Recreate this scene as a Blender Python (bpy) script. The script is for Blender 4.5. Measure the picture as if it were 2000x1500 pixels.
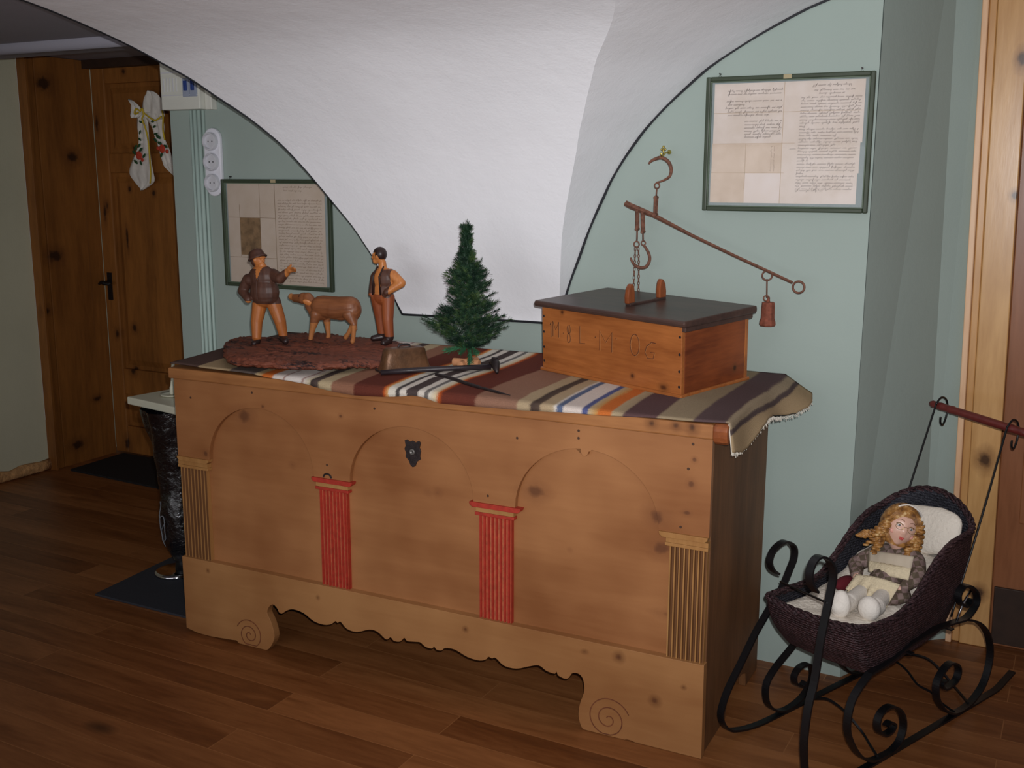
import bpy, bmesh, math, random
from mathutils import Vector, Matrix, noise
PI = math.pi
for o in list(bpy.data.objects): bpy.data.objects.remove(o)
SC = bpy.context.scene
COL = SC.collection

# ------------------------------------------------------------ camera
CAMLOC = Vector((1.1450, -3.1532, 1.5))
yaw, pit, rol = 0.4943, 0.1927, 0.0019
fw = Vector((-math.sin(yaw)*math.cos(pit), math.cos(yaw)*math.cos(pit), -math.sin(pit)))
r0 = Vector((math.cos(yaw), math.sin(yaw), 0)); u0 = r0.cross(fw)
rr = r0*math.cos(rol)+u0*math.sin(rol); ur = u0*math.cos(rol)-r0*math.sin(rol)
cd = bpy.data.cameras.new('camera'); cam = bpy.data.objects.new('camera', cd); COL.objects.link(cam)
m = Matrix((rr, ur, -fw)).transposed().to_4x4(); m.translation = CAMLOC
cam.matrix_world = m
cd.sensor_width = 36; cd.sensor_fit = 'HORIZONTAL'; cd.lens = 2103.8/2000*36; cd.clip_start = 0.02
SC.camera = cam
SC.view_settings.view_transform = 'Standard'; SC.view_settings.look = 'None'
SC.view_settings.gamma = 1; SC.view_settings.exposure = 0.0; SC.view_settings.use_curve_mapping = False
# ------------------------------------------------------------ light: faint room light, the camera's flash and an added fill
w = bpy.data.worlds.new('world'); SC.world = w; w.use_nodes = True
w.node_tree.nodes['Background'].inputs[0].default_value = (0.98, 0.97, 1.0, 1)
w.node_tree.nodes['Background'].inputs[1].default_value = 0.13
def spot(name, loc, target, energy, size, blend, radius, col):
    l = bpy.data.lights.new(name, 'SPOT'); l.energy = energy; l.spot_size = size; l.spot_blend = blend
    l.shadow_soft_size = radius; l.color = col
    o = bpy.data.objects.new(name, l); COL.objects.link(o); o.location = loc
    o.rotation_euler = (Vector(target)-Vector(loc)).to_track_quat('-Z', 'Y').to_euler()
    return o
fl = CAMLOC + rr*0.03 + ur*0.055
spot('flash_lamp', fl, (-0.15, 0.0, 1.54), 258, math.radians(88), 1.0, 0.012, (0.985, 0.985, 1.0))
al = bpy.data.lights.new('fill_light', 'AREA'); al.shape = 'RECTANGLE'; al.size = 3.0; al.size_y = 1.5; al.energy = 20; al.color = (.97, .97, 1.0)  # added soft fill behind the camera, lifts the vault and left side
ao = bpy.data.objects.new('fill_light', al); COL.objects.link(ao); ao.location = (-1.0, -4.7, 0.95)
ao.rotation_euler = (Vector((-1.0, 0.0, 1.35))-ao.location).to_track_quat('-Z', 'Y').to_euler()

# ------------------------------------------------------------ helpers
def lin(c):
    return tuple(((x/255)/12.92 if x/255 <= .04045 else ((x/255+.055)/1.055)**2.4) for x in c)
class NT:
    def __init__(s, name):
        s.m = bpy.data.materials.new(name); s.m.use_nodes = True
        s.t = s.m.node_tree; s.b = s.t.nodes['Principled BSDF']; s.N = s.t.nodes; s.L = s.t.links
    def n(s, typ, **kw):
        x = s.N.new(typ)
        for k, v in kw.items():
            if k.startswith('i_'):
                key = k[2:].replace('_', ' ')
                if key.isdigit(): x.inputs[int(key)].default_value = v
                else: x.inputs[key].default_value = v
            else: setattr(x, k, v)
        return x
    def l(s, a, b): s.L.new(a, b)
    def math(s, op, a, b=None, c=None, clamp=False):
        x = s.N.new('ShaderNodeMath'); x.operation = op; x.use_clamp = clamp
        for i, v in enumerate((a, b, c)):
            if v is None: continue
            if isinstance(v, (int, float)): x.inputs[i].default_value = v
            else: s.l(v, x.inputs[i])
        return x.outputs[0]
    def coord(s, scale=(1, 1, 1), loc=(0, 0, 0), rot=(0, 0, 0), kind='Object'):
        tc = s.N.new('ShaderNodeTexCoord'); mp = s.N.new('ShaderNodeMapping')
        mp.inputs['Scale'].default_value = scale; mp.inputs['Location'].default_value = loc; mp.inputs['Rotation'].default_value = rot
        s.l(tc.outputs[kind], mp.inputs[0]); return mp.outputs[0]
    def noise(s, vec, scale, detail=3, rough=.55, dist=0):
        x = s.n('ShaderNodeTexNoise'); s.l(vec, x.inputs['Vector']); x.inputs['Scale'].default_value = scale
        x.inputs['Detail'].default_value = detail; x.inputs['Roughness'].default_value = rough; x.inputs['Distortion'].default_value = dist
        return x.outputs['Fac']
    def ramp(s, fac, stops, interp='LINEAR'):
        x = s.n('ShaderNodeValToRGB'); e = x.color_ramp; e.interpolation = interp
        while len(e.elements) < len(stops): e.elements.new(0.5)
        for el, (p, c) in zip(e.elements, stops):
            el.position = p; el.color = (*c, 1)
        s.l(fac, x.inputs[0]); return x.outputs[0]
    def mix(s, fac, a, b, mode='MIX'):
        x = s.n('ShaderNodeMix', data_type='RGBA', blend_type=mode)
        for i, v in ((0, fac), (6, a), (7, b)):
            if isinstance(v, (int, float)): x.inputs[i].default_value = v
            elif isinstance(v, tuple): x.inputs[i].default_value = (*v, 1)
            else: s.l(v, x.inputs[i])
        return x.outputs[2]
    def bump(s, h, strength=.3, dist=.002):
        x = s.n('ShaderNodeBump'); x.inputs['Strength'].default_value = strength; x.inputs['Distance'].default_value = dist
        s.l(h, x.inputs['Height']); s.l(x.outputs[0], s.b.inputs['Normal'])
    def fin(s, col, rough=.6, metal=0, spec=.5, coat=0):
        if isinstance(col, tuple): s.b.inputs['Base Color'].default_value = (*col, 1)
        else: s.l(col, s.b.inputs['Base Color'])
        s.b.inputs['Roughness'].default_value = rough; s.b.inputs['Metallic'].default_value = metal
        s.b.inputs['Specular IOR Level'].default_value = spec; s.b.inputs['Coat Weight'].default_value = coat
        s.b.inputs['Coat Roughness'].default_value = .2
        return s.m
def plain(name, c, rough=.6, metal=0, var=.12, vs=20, bump=0, bs=60, bd=.002, spec=.4, coat=0):
    t = NT(name); v = t.coord(); c = lin(c)
    f = t.noise(v, vs, 4)
    col = t.ramp(f, [(.25, tuple(x*(1-var) for x in c)), (.75, tuple(min(1, x*(1+var)) for x in c))])
    if bump: t.bump(t.noise(v, bs, 5), bump, bd)
    return t.fin(col, rough, metal, spec, coat)
def wood(name, light, dark, axis='x', s=1.0, knots=(), rough=.45, spec=.35, grain=.5, bumpk=.15, kcol=(52, 28, 16), kring=(96, 56, 28), dirt=.35, contrast=1.0, coat=0, kstr=1.0):
    """grain runs along `axis`; knots = (x, y, z, radius, stretch) in object space"""
    t = NT(name); L_, D_ = lin(light), lin(dark)
    sc = {'x': (.12, 1, 1), 'y': (1, .12, 1), 'z': (1, 1, .12)}[axis]
    v = t.coord(scale=tuple(k*s for k in sc))
    f1 = t.noise(v, 9, 4, .6, .6); f2 = t.noise(v, 70, 3, .6); f3 = t.noise(t.coord(scale=(s,)*3), 2.3, 3)
    a = t.math('MULTIPLY', f1, .55*contrast); b = t.math('MULTIPLY', f2, .30*grain*2*contrast); c = t.math('MULTIPLY', f3, dirt)
    f = t.math('ADD', t.math('ADD', a, b), c)
    tot = .55*contrast+.6*grain*contrast+dirt
    col = t.ramp(f, [(tot*.5-.16, D_), (tot*.5+.14, L_)])
    oc = t.coord(); wv = t.n('ShaderNodeTexNoise'); t.l(oc, wv.inputs['Vector']); wv.inputs['Scale'].default_value = 45
    wob = t.math('MULTIPLY', t.math('SUBTRACT', wv.outputs['Fac'], .5), .9)
    for (kx, ky, kz, kr, ks) in knots:
        sx = {'x': (1/(kr*ks), 1/kr/2, 1/kr), 'y': (1/kr, 1/(kr*ks), 1/kr), 'z': (1/kr, 1/kr/2, 1/(kr*ks))}[axis]
        sb = t.n('ShaderNodeVectorMath', operation='SUBTRACT'); t.l(oc, sb.inputs[0]); sb.inputs[1].default_value = (kx, ky, kz)
        ml = t.n('ShaderNodeVectorMath', operation='MULTIPLY'); t.l(sb.outputs[0], ml.inputs[0]); ml.inputs[1].default_value = sx
        ln = t.n('ShaderNodeVectorMath', operation='LENGTH'); t.l(ml.outputs[0], ln.inputs[0])
        dd = t.math('ADD', ln.outputs['Value'], wob)
        m1 = t.n('ShaderNodeMapRange'); t.l(dd, m1.inputs[0]); m1.inputs[1].default_value = 2.3; m1.inputs[2].default_value = .9
        m2 = t.n('ShaderNodeMapRange'); t.l(dd, m2.inputs[0]); m2.inputs[1].default_value = 1.05; m2.inputs[2].default_value = .55
        col = t.mix(t.math('MULTIPLY', m1.outputs[0], .55*kstr), col, lin(kring)); col = t.mix(t.math('MULTIPLY', m2.outputs[0], .85*kstr), col, lin(kcol))
    if bumpk: t.bump(f2, bumpk, .001)
    return t.fin(col, rough, 0, spec, coat)

class M:
    """collects geometry for ONE mesh object"""
    def __init__(s, rk=1.0): s.v = []; s.f = []; s.mi = []; s.cur = 0; s.rk = rk
    def add(s, vs, fs):
        o = len(s.v); s.v += [Vector(v) for v in vs]
        for f in fs: s.f.append(tuple(i+o for i in f)); s.mi.append(s.cur)
    def box(s, x0, x1, y0, y1, z0, z1, mt=None):
        vs = [Vector(p) for p in ((x0,y0,z0),(x1,y0,z0),(x1,y1,z0),(x0,y1,z0),(x0,y0,z1),(x1,y0,z1),(x1,y1,z1),(x0,y1,z1))]
        if mt: vs = [mt @ v for v in vs]
        s.add(vs, [(0,3,2,1),(4,5,6,7),(0,1,5,4),(1,2,6,5),(2,3,7,6),(3,0,4,7)]); return s
    def prism(s, poly, a, b, f):
        """poly: 2D points, f(p, q) -> 3D with q in (a, b)"""
        n = len(poly); vs = [f(p, a) for p in poly]+[f(p, b) for p in poly]
        s.add(vs, [tuple(range(n)), tuple(range(2*n-1, n-1, -1))]+[(i, i+n, (i+1) % n+n, (i+1) % n) for i in range(n)]); return s
    def tube(s, pts, r, n=8, closed=False, cap=True):
        pts = [Vector(p) for p in pts]; N = len(pts)
        rs = r if isinstance(r, (list, tuple)) else [r]*N
        def tg(i):
            a = pts[(i-1) % N] if (i > 0 or closed) else pts[i]; b = pts[(i+1) % N] if (i < N-1 or closed) else pts[i]
            d = b-a; return d.normalized() if d.length > 1e-9 else Vector((0, 0, 1))
        t0 = tg(0); up = Vector((0, 0, 1)) if abs(t0.z) < .9 else Vector((1, 0, 0))
        nrm = (up-t0*up.dot(t0)).normalized(); vs = []
        for i in range(N):
            t1 = tg(i); nrm = (nrm-t1*nrm.dot(t1))
            nrm = nrm.normalized() if nrm.length > 1e-6 else Vector((1, 0, 0)); bn = t1.cross(nrm)
            for k in range(n):
                a = 2*PI*k/n; vs.append(pts[i]+(nrm*math.cos(a)+bn*math.sin(a))*rs[i])
        fs = []
        for i in range(N if closed else N-1):
            for k in range(n):
                a = i*n+k; b = i*n+(k+1) % n; c = ((i+1) % N)*n+(k+1) % n; d = ((i+1) % N)*n+k
                fs.append((a, b, c, d))
        if cap and not closed: fs += [tuple(range(n-1, -1, -1)), tuple(range((N-1)*n, N*n))]
        s.add(vs, fs); return s
    def strip(s, pts2, wd, th, f):
        """flat iron strip: pts2 = path in a plane, thickness th in plane, width wd across; f(p2, q)->3D"""
        N = len(pts2); vs = []
        for i in range(N):
            a = pts2[max(i-1, 0)]; b = pts2[min(i+1, N-1)]; dx, dy = b[0]-a[0], b[1]-a[1]; L_ = math.hypot(dx, dy) or 1
            nx, ny = -dy/L_*th/2, dx/L_*th/2; p = pts2[i]
            for sg, q in ((1, -wd/2), (1, wd/2), (-1, wd/2), (-1, -wd/2)): vs.append(f((p[0]+nx*sg, p[1]+ny*sg), q))
        fs = [(0, 1, 2, 3), tuple((N-1)*4+k for k in (3, 2, 1, 0))]
        for i in range(N-1):
            for k in range(4): fs.append((i*4+k, (i+1)*4+k, (i+1)*4+(k+1) % 4, i*4+(k+1) % 4))
        s.add(vs, fs); return s
    def lathe(s, prof, n=24, c=(0, 0, 0), mt=None):
        vs = []; c = Vector(c)
        for r, z in prof:
            for k in range(n):
                a = 2*PI*k/n; v = Vector((r*math.cos(a), r*math.sin(a), z)); v = mt @ v if mt else v+c; vs.append(v)
        fs = [(i*n+k, i*n+(k+1) % n, (i+1)*n+(k+1) % n, (i+1)*n+k) for i in range(len(prof)-1) for k in range(n)]
        if prof[0][0] > 1e-6: fs.append(tuple(range(n-1, -1, -1)))
        if prof[-1][0] > 1e-6: fs.append(tuple(range((len(prof)-1)*n, len(prof)*n)))
        s.add(vs, fs); return s
    def ell(s, c, r, rot=None, n=14, m=10):
        c = Vector(c); vs = []; r = [k*s.rk for k in r]
        for i in range(m+1):
            th = PI*i/m
            for k in range(n):
                a = 2*PI*k/n; v = Vector((r[0]*math.sin(th)*math.cos(a), r[1]*math.sin(th)*math.sin(a), r[2]*math.cos(th)))
                if rot: v = rot @ v
                vs.append(v+c)
        s.add(vs, [(i*n+k, (i+1)*n+k, (i+1)*n+(k+1) % n, i*n+(k+1) % n) for i in range(m) for k in range(n)]); return s
    def cap(s, a, b, ra, rb, n=14, m=5):
        """tapered capsule"""
        a, b = Vector(a), Vector(b); d = b-a; L_ = d.length; ra *= s.rk; rb *= s.rk
        if L_ < 1e-6: return s.ell(a, (ra,)*3)
        t = d/L_; up = Vector((0, 0, 1)) if abs(t.z) < .9 else Vector((1, 0, 0)); x = up.cross(t).normalized(); y = t.cross(x)
        rings = [(a-t*ra*math.cos(PI/2*i/m), ra*math.sin(PI/2*i/m)) for i in range(m+1)]+[(b+t*rb*math.sin(PI/2*i/m), rb*math.cos(PI/2*i/m)) for i in range(m+1)]
        vs = [c+(x*math.cos(2*PI*k/n)+y*math.sin(2*PI*k/n))*max(r, 1e-5) for c, r in rings for k in range(n)]
        s.add(vs, [(i*n+k, i*n+(k+1) % n, (i+1)*n+(k+1) % n, (i+1)*n+k) for i in range(len(rings)-1) for k in range(n)]); return s
    def grid(s, nu, nv, f, closeu=False):
        o = [f(i, j) for j in range(nv) for i in range(nu)]
        fs = [(j*nu+i, j*nu+(i+1) % nu, (j+1)*nu+(i+1) % nu, (j+1)*nu+i) for j in range(nv-1) for i in range(nu if closeu else nu-1)]
        s.add(o, fs); return s
    def mesh(s, name):
        me = bpy.data.meshes.new(name); me.from_pydata([tuple(v) for v in s.v], [], s.f); me.update()
        bm = bmesh.new(); bm.from_mesh(me); bmesh.ops.recalc_face_normals(bm, faces=bm.faces); bm.to_mesh(me); bm.free()
        for i, p in enumerate(me.polygons): p.material_index = s.mi[i]
        return me
def link(name, me, mats, parent=None, smooth=False, bevel=0, solid=0, sub=0):
    o = bpy.data.objects.new(name, me); COL.objects.link(o)
    for k in (mats if isinstance(mats, (list, tuple)) else [mats]): me.materials.append(k)
    if parent: o.parent = parent
    if smooth:
        for p in me.polygons: p.use_smooth = True
    if solid: md = o.modifiers.new('solid', 'SOLIDIFY'); md.thickness = solid; md.offset = 0
    if bevel: md = o.modifiers.new('bevel', 'BEVEL'); md.width = bevel; md.segments = 2; md.limit_method = 'ANGLE'; md.angle_limit = .7
    if sub: md = o.modifiers.new('sub', 'SUBSURF'); md.levels = sub; md.render_levels = sub
    return o
def obj(name, mb, mats, parent=None, **kw): return link(name, mb.mesh(name), mats, parent, **kw)
def tag(o, label, cat, group=None):
    o['label'] = label; o['category'] = cat
    if group: o['group'] = group
    return o
def thing(name, label, cat, loc=(0, 0, 0), rz=0, group=None):
    o = bpy.data.objects.new(name, None); COL.objects.link(o); o.location = loc; o.rotation_euler = (0, 0, rz); o.empty_display_size = .05
    return tag(o, label, cat, group)
def struct(name, mb, mats, parent=None, **kw):
    o = obj(name, mb, mats, parent, **kw)
    if not parent: o['kind'] = 'structure'
    return o
def cr(pts, k=6, closed=False):
    """Catmull-Rom resample, any dimension"""
    n = len(pts); out = []
    for i in range(n if closed else n-1):
        g = lambda j: pts[j % n] if closed else pts[min(max(j, 0), n-1)]
        p0, p1, p2, p3 = g(i-1), g(i), g(i+1), g(i+2)
        for q in range(k):
            t = q/k; out.append(tuple(.5*((2*b)+(c-a)*t+(2*a-5*b+4*c-d)*t*t+(-a+3*b-3*c+d)*t**3) for a, b, c, d in zip(p0, p1, p2, p3)))
    if not closed: out.append(tuple(pts[-1]))
    return out
def lerp(tab, x):
    if x <= tab[0][0]: return tab[0][1]
    for (a, b), (c, d) in zip(tab, tab[1:]):
        if x <= c: return b+(d-b)*(x-a)/(c-a)
    return tab[-1][1]
def fused(mb, voxel, smooth=4, name='fused'):
    """one continuous surface out of overlapping forms"""
    me = mb.mesh(name); o = bpy.data.objects.new(name, me); COL.objects.link(o)
    md = o.modifiers.new('r', 'REMESH'); md.mode = 'VOXEL'; md.voxel_size = voxel
    md = o.modifiers.new('s', 'SMOOTH'); md.factor = .5; md.iterations = smooth
    dg = bpy.context.evaluated_depsgraph_get(); dg.update()
    out = bpy.data.meshes.new_from_object(o.evaluated_get(dg)); bpy.data.objects.remove(o); bpy.data.meshes.remove(me)
    return out
def zones(me, fn):
    for p in me.polygons: p.material_index = fn(p.center)
rnd = random.Random(7)

RAIL_B = [(0.278,0.288),(0.222,0.294),(0.14,0.3),(0.062,0.299),(-0.0,0.295),(-0.054,0.282),(-0.101,0.274),(-0.182,0.267)]
BACKSCROLL = [(0.297,0.343),(0.299,0.331),(0.271,0.328),(0.241,0.348),(0.233,0.372),(0.255,0.389),(0.291,0.382),(0.331,0.351),(0.34,0.322),(0.318,0.301),(0.278,0.288)]
FRONT_B = [(-0.182,0.267),(-0.224,0.242),(-0.252,0.216),(-0.265,0.178),(-0.263,0.135),(-0.236,0.087),(-0.197,0.044),(-0.147,0.015),(-0.091,0.006),(-0.049,0.006),(-0.015,0.023),(-0.0,0.059),(-0.011,0.096),(-0.04,0.126),(-0.079,0.143),(-0.114,0.138),(-0.129,0.118),(-0.123,0.09),(-0.094,0.069),(-0.063,0.068),(-0.05,0.082),(-0.07,0.096),(-0.087,0.091)]
REAR_B = [(0.278,0.288),(0.354,0.258),(0.413,0.212),(0.445,0.155),(0.447,0.102),(0.425,0.052),(0.386,0.024),(0.337,0.007),(0.266,0.009),(0.206,0.039),(0.164,0.087),(0.155,0.129),(0.174,0.157),(0.213,0.174),(0.249,0.164),(0.27,0.14),(0.263,0.114),(0.23,0.105),(0.195,0.106),(0.179,0.125),(0.199,0.131)]
UP_A = [(-0.156,0.432),(-0.181,0.451),(-0.193,0.476),(-0.182,0.501),(-0.156,0.515),(-0.128,0.518),(-0.099,0.504),(-0.084,0.485),(-0.085,0.458),(-0.1,0.432),(-0.119,0.402),(-0.144,0.372),(-0.177,0.344),(-0.208,0.314),(-0.24,0.282),(-0.297,0.211),(-0.34,0.159),(-0.364,0.116),(-0.371,0.082),(-0.353,0.048),(-0.312,0.023),(-0.229,0.012),(-0.13,0.015),(-0.01,0.006),(0.059,0.006),(0.18,0.006),(0.289,0.006)]
UP_B = [(-0.433,0.548),(-0.456,0.573),(-0.462,0.597),(-0.455,0.62),(-0.438,0.632),(-0.416,0.63),(-0.39,0.615),(-0.372,0.591),(-0.367,0.565),(-0.373,0.537),(-0.382,0.5),(-0.391,0.463),(-0.402,0.416),(-0.417,0.319),(-0.432,0.274),(-0.441,0.227),(-0.445,0.166),(-0.436,0.1)]
RUN_B = [(-0.199,0.012),(-0.037,0.006),(0.111,0.006),(0.281,0.006),(0.424,0.015),(0.507,0.018),(0.536,0.029),(0.581,0.045)]
FRONT_A = [(-0.057,0.202),(-0.141,0.154),(-0.18,0.114),(-0.173,0.058),(-0.13,0.02),(-0.078,0.007),(-0.012,0.021),(0.031,0.057),(0.031,0.097),(0.01,0.118),(-0.028,0.12),(-0.052,0.103),(-0.047,0.076),(-0.015,0.059),(-0.0,0.067)]
BRACE_1 = [(0.565,0.013,0.006),(0.61,-0.014,0.032),(0.654,-0.018,0.049),(0.699,-0.022,0.044),(0.744,-0.043,0.041),(0.789,-0.047,0.014),(0.833,-0.078,0.007),(0.878,-0.117,0.011)]
BRACE_2 = [(0.565,0.436,0.006),(0.617,0.414,0.012),(0.669,0.378,0.015),(0.722,0.342,0.006),(0.774,0.328,0.006),(0.826,0.292,0.006),(0.878,0.266,0.008)]
BRACE_3 = [(0.565,0.457,0.006),(0.61,0.431,0.033),(0.654,0.42,0.054),(0.699,0.432,0.052),(0.744,0.43,0.032),(0.789,0.421,0.006),(0.833,0.385,0.006),(0.878,0.344,0.009)]
LOOP_A = [(0.559,0.795),(0.572,0.82),(0.626,0.831),(0.668,0.798),(0.66,0.759),(0.623,0.741),(0.603,0.758)]
LOOP_B = [(0.528,0.771),(0.543,0.797),(0.59,0.817),(0.624,0.8),(0.637,0.734),(0.598,0.718),(0.572,0.744)]
APRON = [(-1.768,0.011),(-1.697,-0.0),(-1.574,0.007),(-1.552,0.008),(-1.536,-0.01),(-1.499,-0.021),(-1.456,-0.016),(-1.422,0.007),(-1.399,0.043),(-1.398,0.071),(-1.409,0.104),(-1.422,0.129),(-1.414,0.151),(-1.397,0.163),(-1.382,0.154),(-1.374,0.141),(-1.362,0.139),(-1.345,0.152),(-1.317,0.162),(-1.277,0.157),(-1.239,0.138),(-1.2,0.134),(-1.172,0.142),(-1.156,0.155),(-1.149,0.15),(-1.137,0.156),(-1.115,0.138),(-1.078,0.135),(-1.032,0.152),(-1.003,0.151),(-0.978,0.135),(-0.967,0.134),(-0.956,0.143),(-0.945,0.134),(-0.923,0.136),(-0.908,0.151),(-0.898,0.143),(-0.866,0.147),(-0.852,0.148),(-0.835,0.138),(-0.814,0.137),(-0.805,0.144),(-0.797,0.137),(-0.78,0.138),(-0.768,0.148),(-0.735,0.15),(-0.694,0.136),(-0.654,0.134),(-0.632,0.143),(-0.626,0.152),(-0.614,0.149),(-0.602,0.153),(-0.575,0.135),(-0.536,0.135),(-0.498,0.15),(-0.467,0.16),(-0.444,0.149),(-0.418,0.146),(-0.413,0.154),(-0.407,0.143),(-0.385,0.138),(-0.374,0.146),(-0.366,0.159),(-0.348,0.162),(-0.335,0.152),(-0.33,0.131),(-0.331,0.109),(-0.343,0.07),(-0.345,0.033),(-0.331,-0.001),(-0.305,-0.016),(-0.265,-0.021),(-0.222,-0.006),(-0.205,0.003),(-0.187,0.003),(-0.159,-0.001),(0.004,-0.003)]
ARCH1 = [(-1.632,0.621),(-1.596,0.726),(-1.535,0.775),(-1.468,0.796),(-1.397,0.795),(-1.32,0.762),(-1.268,0.716),(-1.236,0.663),(-1.227,0.607)]
ARCH2 = [(-1.096,0.611),(-1.068,0.684),(-1.023,0.738),(-0.965,0.775),(-0.909,0.792),(-0.865,0.791),(-0.801,0.778),(-0.73,0.728),(-0.691,0.668),(-0.674,0.621)]
ARCH3 = [(-0.546,0.604),(-0.53,0.661),(-0.486,0.723),(-0.421,0.771),(-0.358,0.794),(-0.335,0.794),(-0.33,0.779),(-0.319,0.779),(-0.314,0.792),(-0.282,0.792),(-0.22,0.762),(-0.172,0.724),(-0.144,0.681),(-0.134,0.65)]
MAN1 = {'top':(-1.648,1.25),'head':(-1.641,1.225),'chin':(-1.621,1.206),'neck':(-1.624,1.192),'chest':(-1.625,1.157),'belly':(-1.611,1.115),'shL':(-1.675,1.161),'shR':(-1.584,1.179),'elR':(-1.546,1.167),'wrR':(-1.51,1.187),'haR':(-1.493,1.194),'tipR':(-1.472,1.2),'elL':(-1.711,1.113),'wrL':(-1.659,1.09),'hipL':(-1.639,1.076),'hipR':(-1.589,1.082),'hem':(-1.591,1.082),'knL':(-1.646,1.014),'knR':(-1.573,1.018),'anL':(-1.641,0.959),'anR':(-1.562,0.973),'toeL':(-1.626,0.944),'toeR':(-1.542,0.957)}
CALF = {'nose':(-1.615,1.087),'muz':(-1.6,1.085),'head':(-1.569,1.087),'poll':(-1.547,1.095),'ear':(-1.536,1.065),'neck':(-1.523,1.058),'wither':(-1.491,1.07),'back':(-1.427,1.071),'rump':(-1.367,1.074),'tail':(-1.341,1.065),'brisk':(-1.52,1.034),'shF':(-1.498,1.035),'kF1':(-1.509,0.982),'hF1':(-1.518,0.936),'kF2':(-1.475,0.988),'hF2':(-1.472,0.953),'hipH':(-1.36,1.043),'kH1':(-1.342,1.01),'hH1':(-1.346,0.953),'kH2':(-1.369,1.005),'hH2':(-1.398,0.958)}
MAN2 = {'top':(-1.275,1.257),'head':(-1.274,1.236),'face':(-1.29,1.228),'chin':(-1.29,1.211),'neck':(-1.262,1.201),'chest':(-1.262,1.159),'belly':(-1.262,1.12),'shL':(-1.296,1.174),'shR':(-1.219,1.181),'elR':(-1.19,1.148),'wrR':(-1.232,1.118),'elL':(-1.313,1.131),'wrL':(-1.301,1.109),'hipL':(-1.285,1.095),'hipR':(-1.243,1.097),'knL':(-1.281,1.03),'knR':(-1.238,1.026),'anL':(-1.278,0.975),'anR':(-1.236,0.968),'toeL':(-1.301,0.954),'toeR':(-1.236,0.943)}
SLAB = [(-1.746,0.223),(-1.796,0.3),(-1.786,0.373),(-1.676,0.403),(-1.683,0.511),(-1.548,0.525),(-1.454,0.546),(-1.32,0.536),(-1.214,0.5),(-1.085,0.421),(-0.981,0.361),(-0.974,0.299),(-0.991,0.237),(-1.064,0.178),(-1.136,0.12),(-1.202,0.056),(-1.316,0.006),(-1.416,-0.015),(-1.502,-0.018),(-1.602,0.06)]
VR = [(-0.367,1.085),(-0.343,1.158),(-0.316,1.229),(-0.287,1.306),(-0.251,1.389),(-0.208,1.478),(-0.158,1.557),(-0.103,1.629),(-0.034,1.698),(0.032,1.756),(0.097,1.809),(0.162,1.846),(0.248,1.895),(0.346,1.942),(0.416,1.972)]
VY = [(-0.026,1.088),(-0.126,1.231),(-0.188,1.315),(-0.237,1.395),(-0.282,1.466),(-0.332,1.528),(-0.435,1.614),(-0.558,1.695),(-0.699,1.77),(-0.776,1.818),(-0.909,1.866)]
ST_HOOK = [(-0.057,1.53),(-0.05,1.538),(-0.037,1.544),(-0.017,1.548),(0.004,1.536),(0.014,1.515),(0.01,1.494),(-0.008,1.482),(-0.03,1.475),(-0.036,1.467),(-0.03,1.46),(-0.021,1.463),(-0.019,1.471),(-0.025,1.475)]
ST_NAIL = [(-0.016,1.577),(-0.015,1.55)]
ST_SWIV = [(-0.029,1.46),(-0.031,1.431),(-0.032,1.38)]
ST_BEAM = [(-0.13,1.413),(-0.111,1.404),(-0.088,1.396),(-0.037,1.378),(0.082,1.323),(0.215,1.267),(0.314,1.227),(0.39,1.196)]
ST_RING = [(0.408,1.184),(0.427,1.185)]
ST_WRING = [(0.316,1.213),(0.335,1.214)]
ST_WLINK = [(0.316,1.203),(0.318,1.149)]
ST_WEYE = [(0.317,1.147)]
ST_WEIGHT = [(0.319,1.138),(0.323,1.067),(0.297,1.135),(0.338,1.137),(0.299,1.066),(0.346,1.073)]
ST_TAB1 = [(-0.09,1.389),(-0.089,1.336)]
ST_TAB2 = [(-0.073,1.383),(-0.07,1.328)]
ST_L1 = [(-0.089,1.334),(-0.089,1.301),(-0.09,1.29)]
ST_L2 = [(-0.07,1.325),(-0.069,1.302),(-0.068,1.294)]
ST_LHOOK = [(-0.067,1.289),(-0.052,1.268),(-0.046,1.246),(-0.056,1.224),(-0.076,1.219),(-0.095,1.227),(-0.105,1.24),(-0.108,1.249)]
ST_CHAIN = [(-0.092,1.282),(-0.093,1.236),(-0.095,1.166),(-0.097,1.119),(-0.091,1.113),(-0.082,1.12),(-0.082,1.171),(-0.083,1.236),(-0.086,1.282)]
BOXCH = (-0.6387,0.3545)


# ------------------------------------------------------------ materials
def plaster(name, c, bumpk=.35, sc=14, var=.05, rough=.85):
    t = NT(name); v = t.coord(); c = lin(c)
    n1 = t.noise(v, 2.2, 3); n2 = t.noise(v, sc, 5, .6)
    col = t.ramp(n1, [(.3, tuple(x*(1-var) for x in c)), (.7, tuple(min(1, x*(1+var)) for x in c))])
    t.bump(t.math('ADD', t.math('MULTIPLY', n2, .7), t.math('MULTIPLY', t.noise(v, 120, 3), .12)), bumpk, .008)
    return t.fin(col, rough, 0, .2)
m_sage = plaster('sage_plaster', (157, 170, 163), .12, 30, .03)
m_white = plaster('white_limewash', (248, 248, 252), .6, 8, .015)
m_cream = plaster('cream_plaster', (206, 204, 178), .3, 12, .05)
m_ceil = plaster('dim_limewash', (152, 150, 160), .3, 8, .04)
m_rough = plain('torn_plaster', (196, 150, 100), .9, var=.45, vs=35, bump=.8, bs=40, bd=.01)
m_line = plain('black_line_paint', (26, 27, 33), .6, var=.1)
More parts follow.
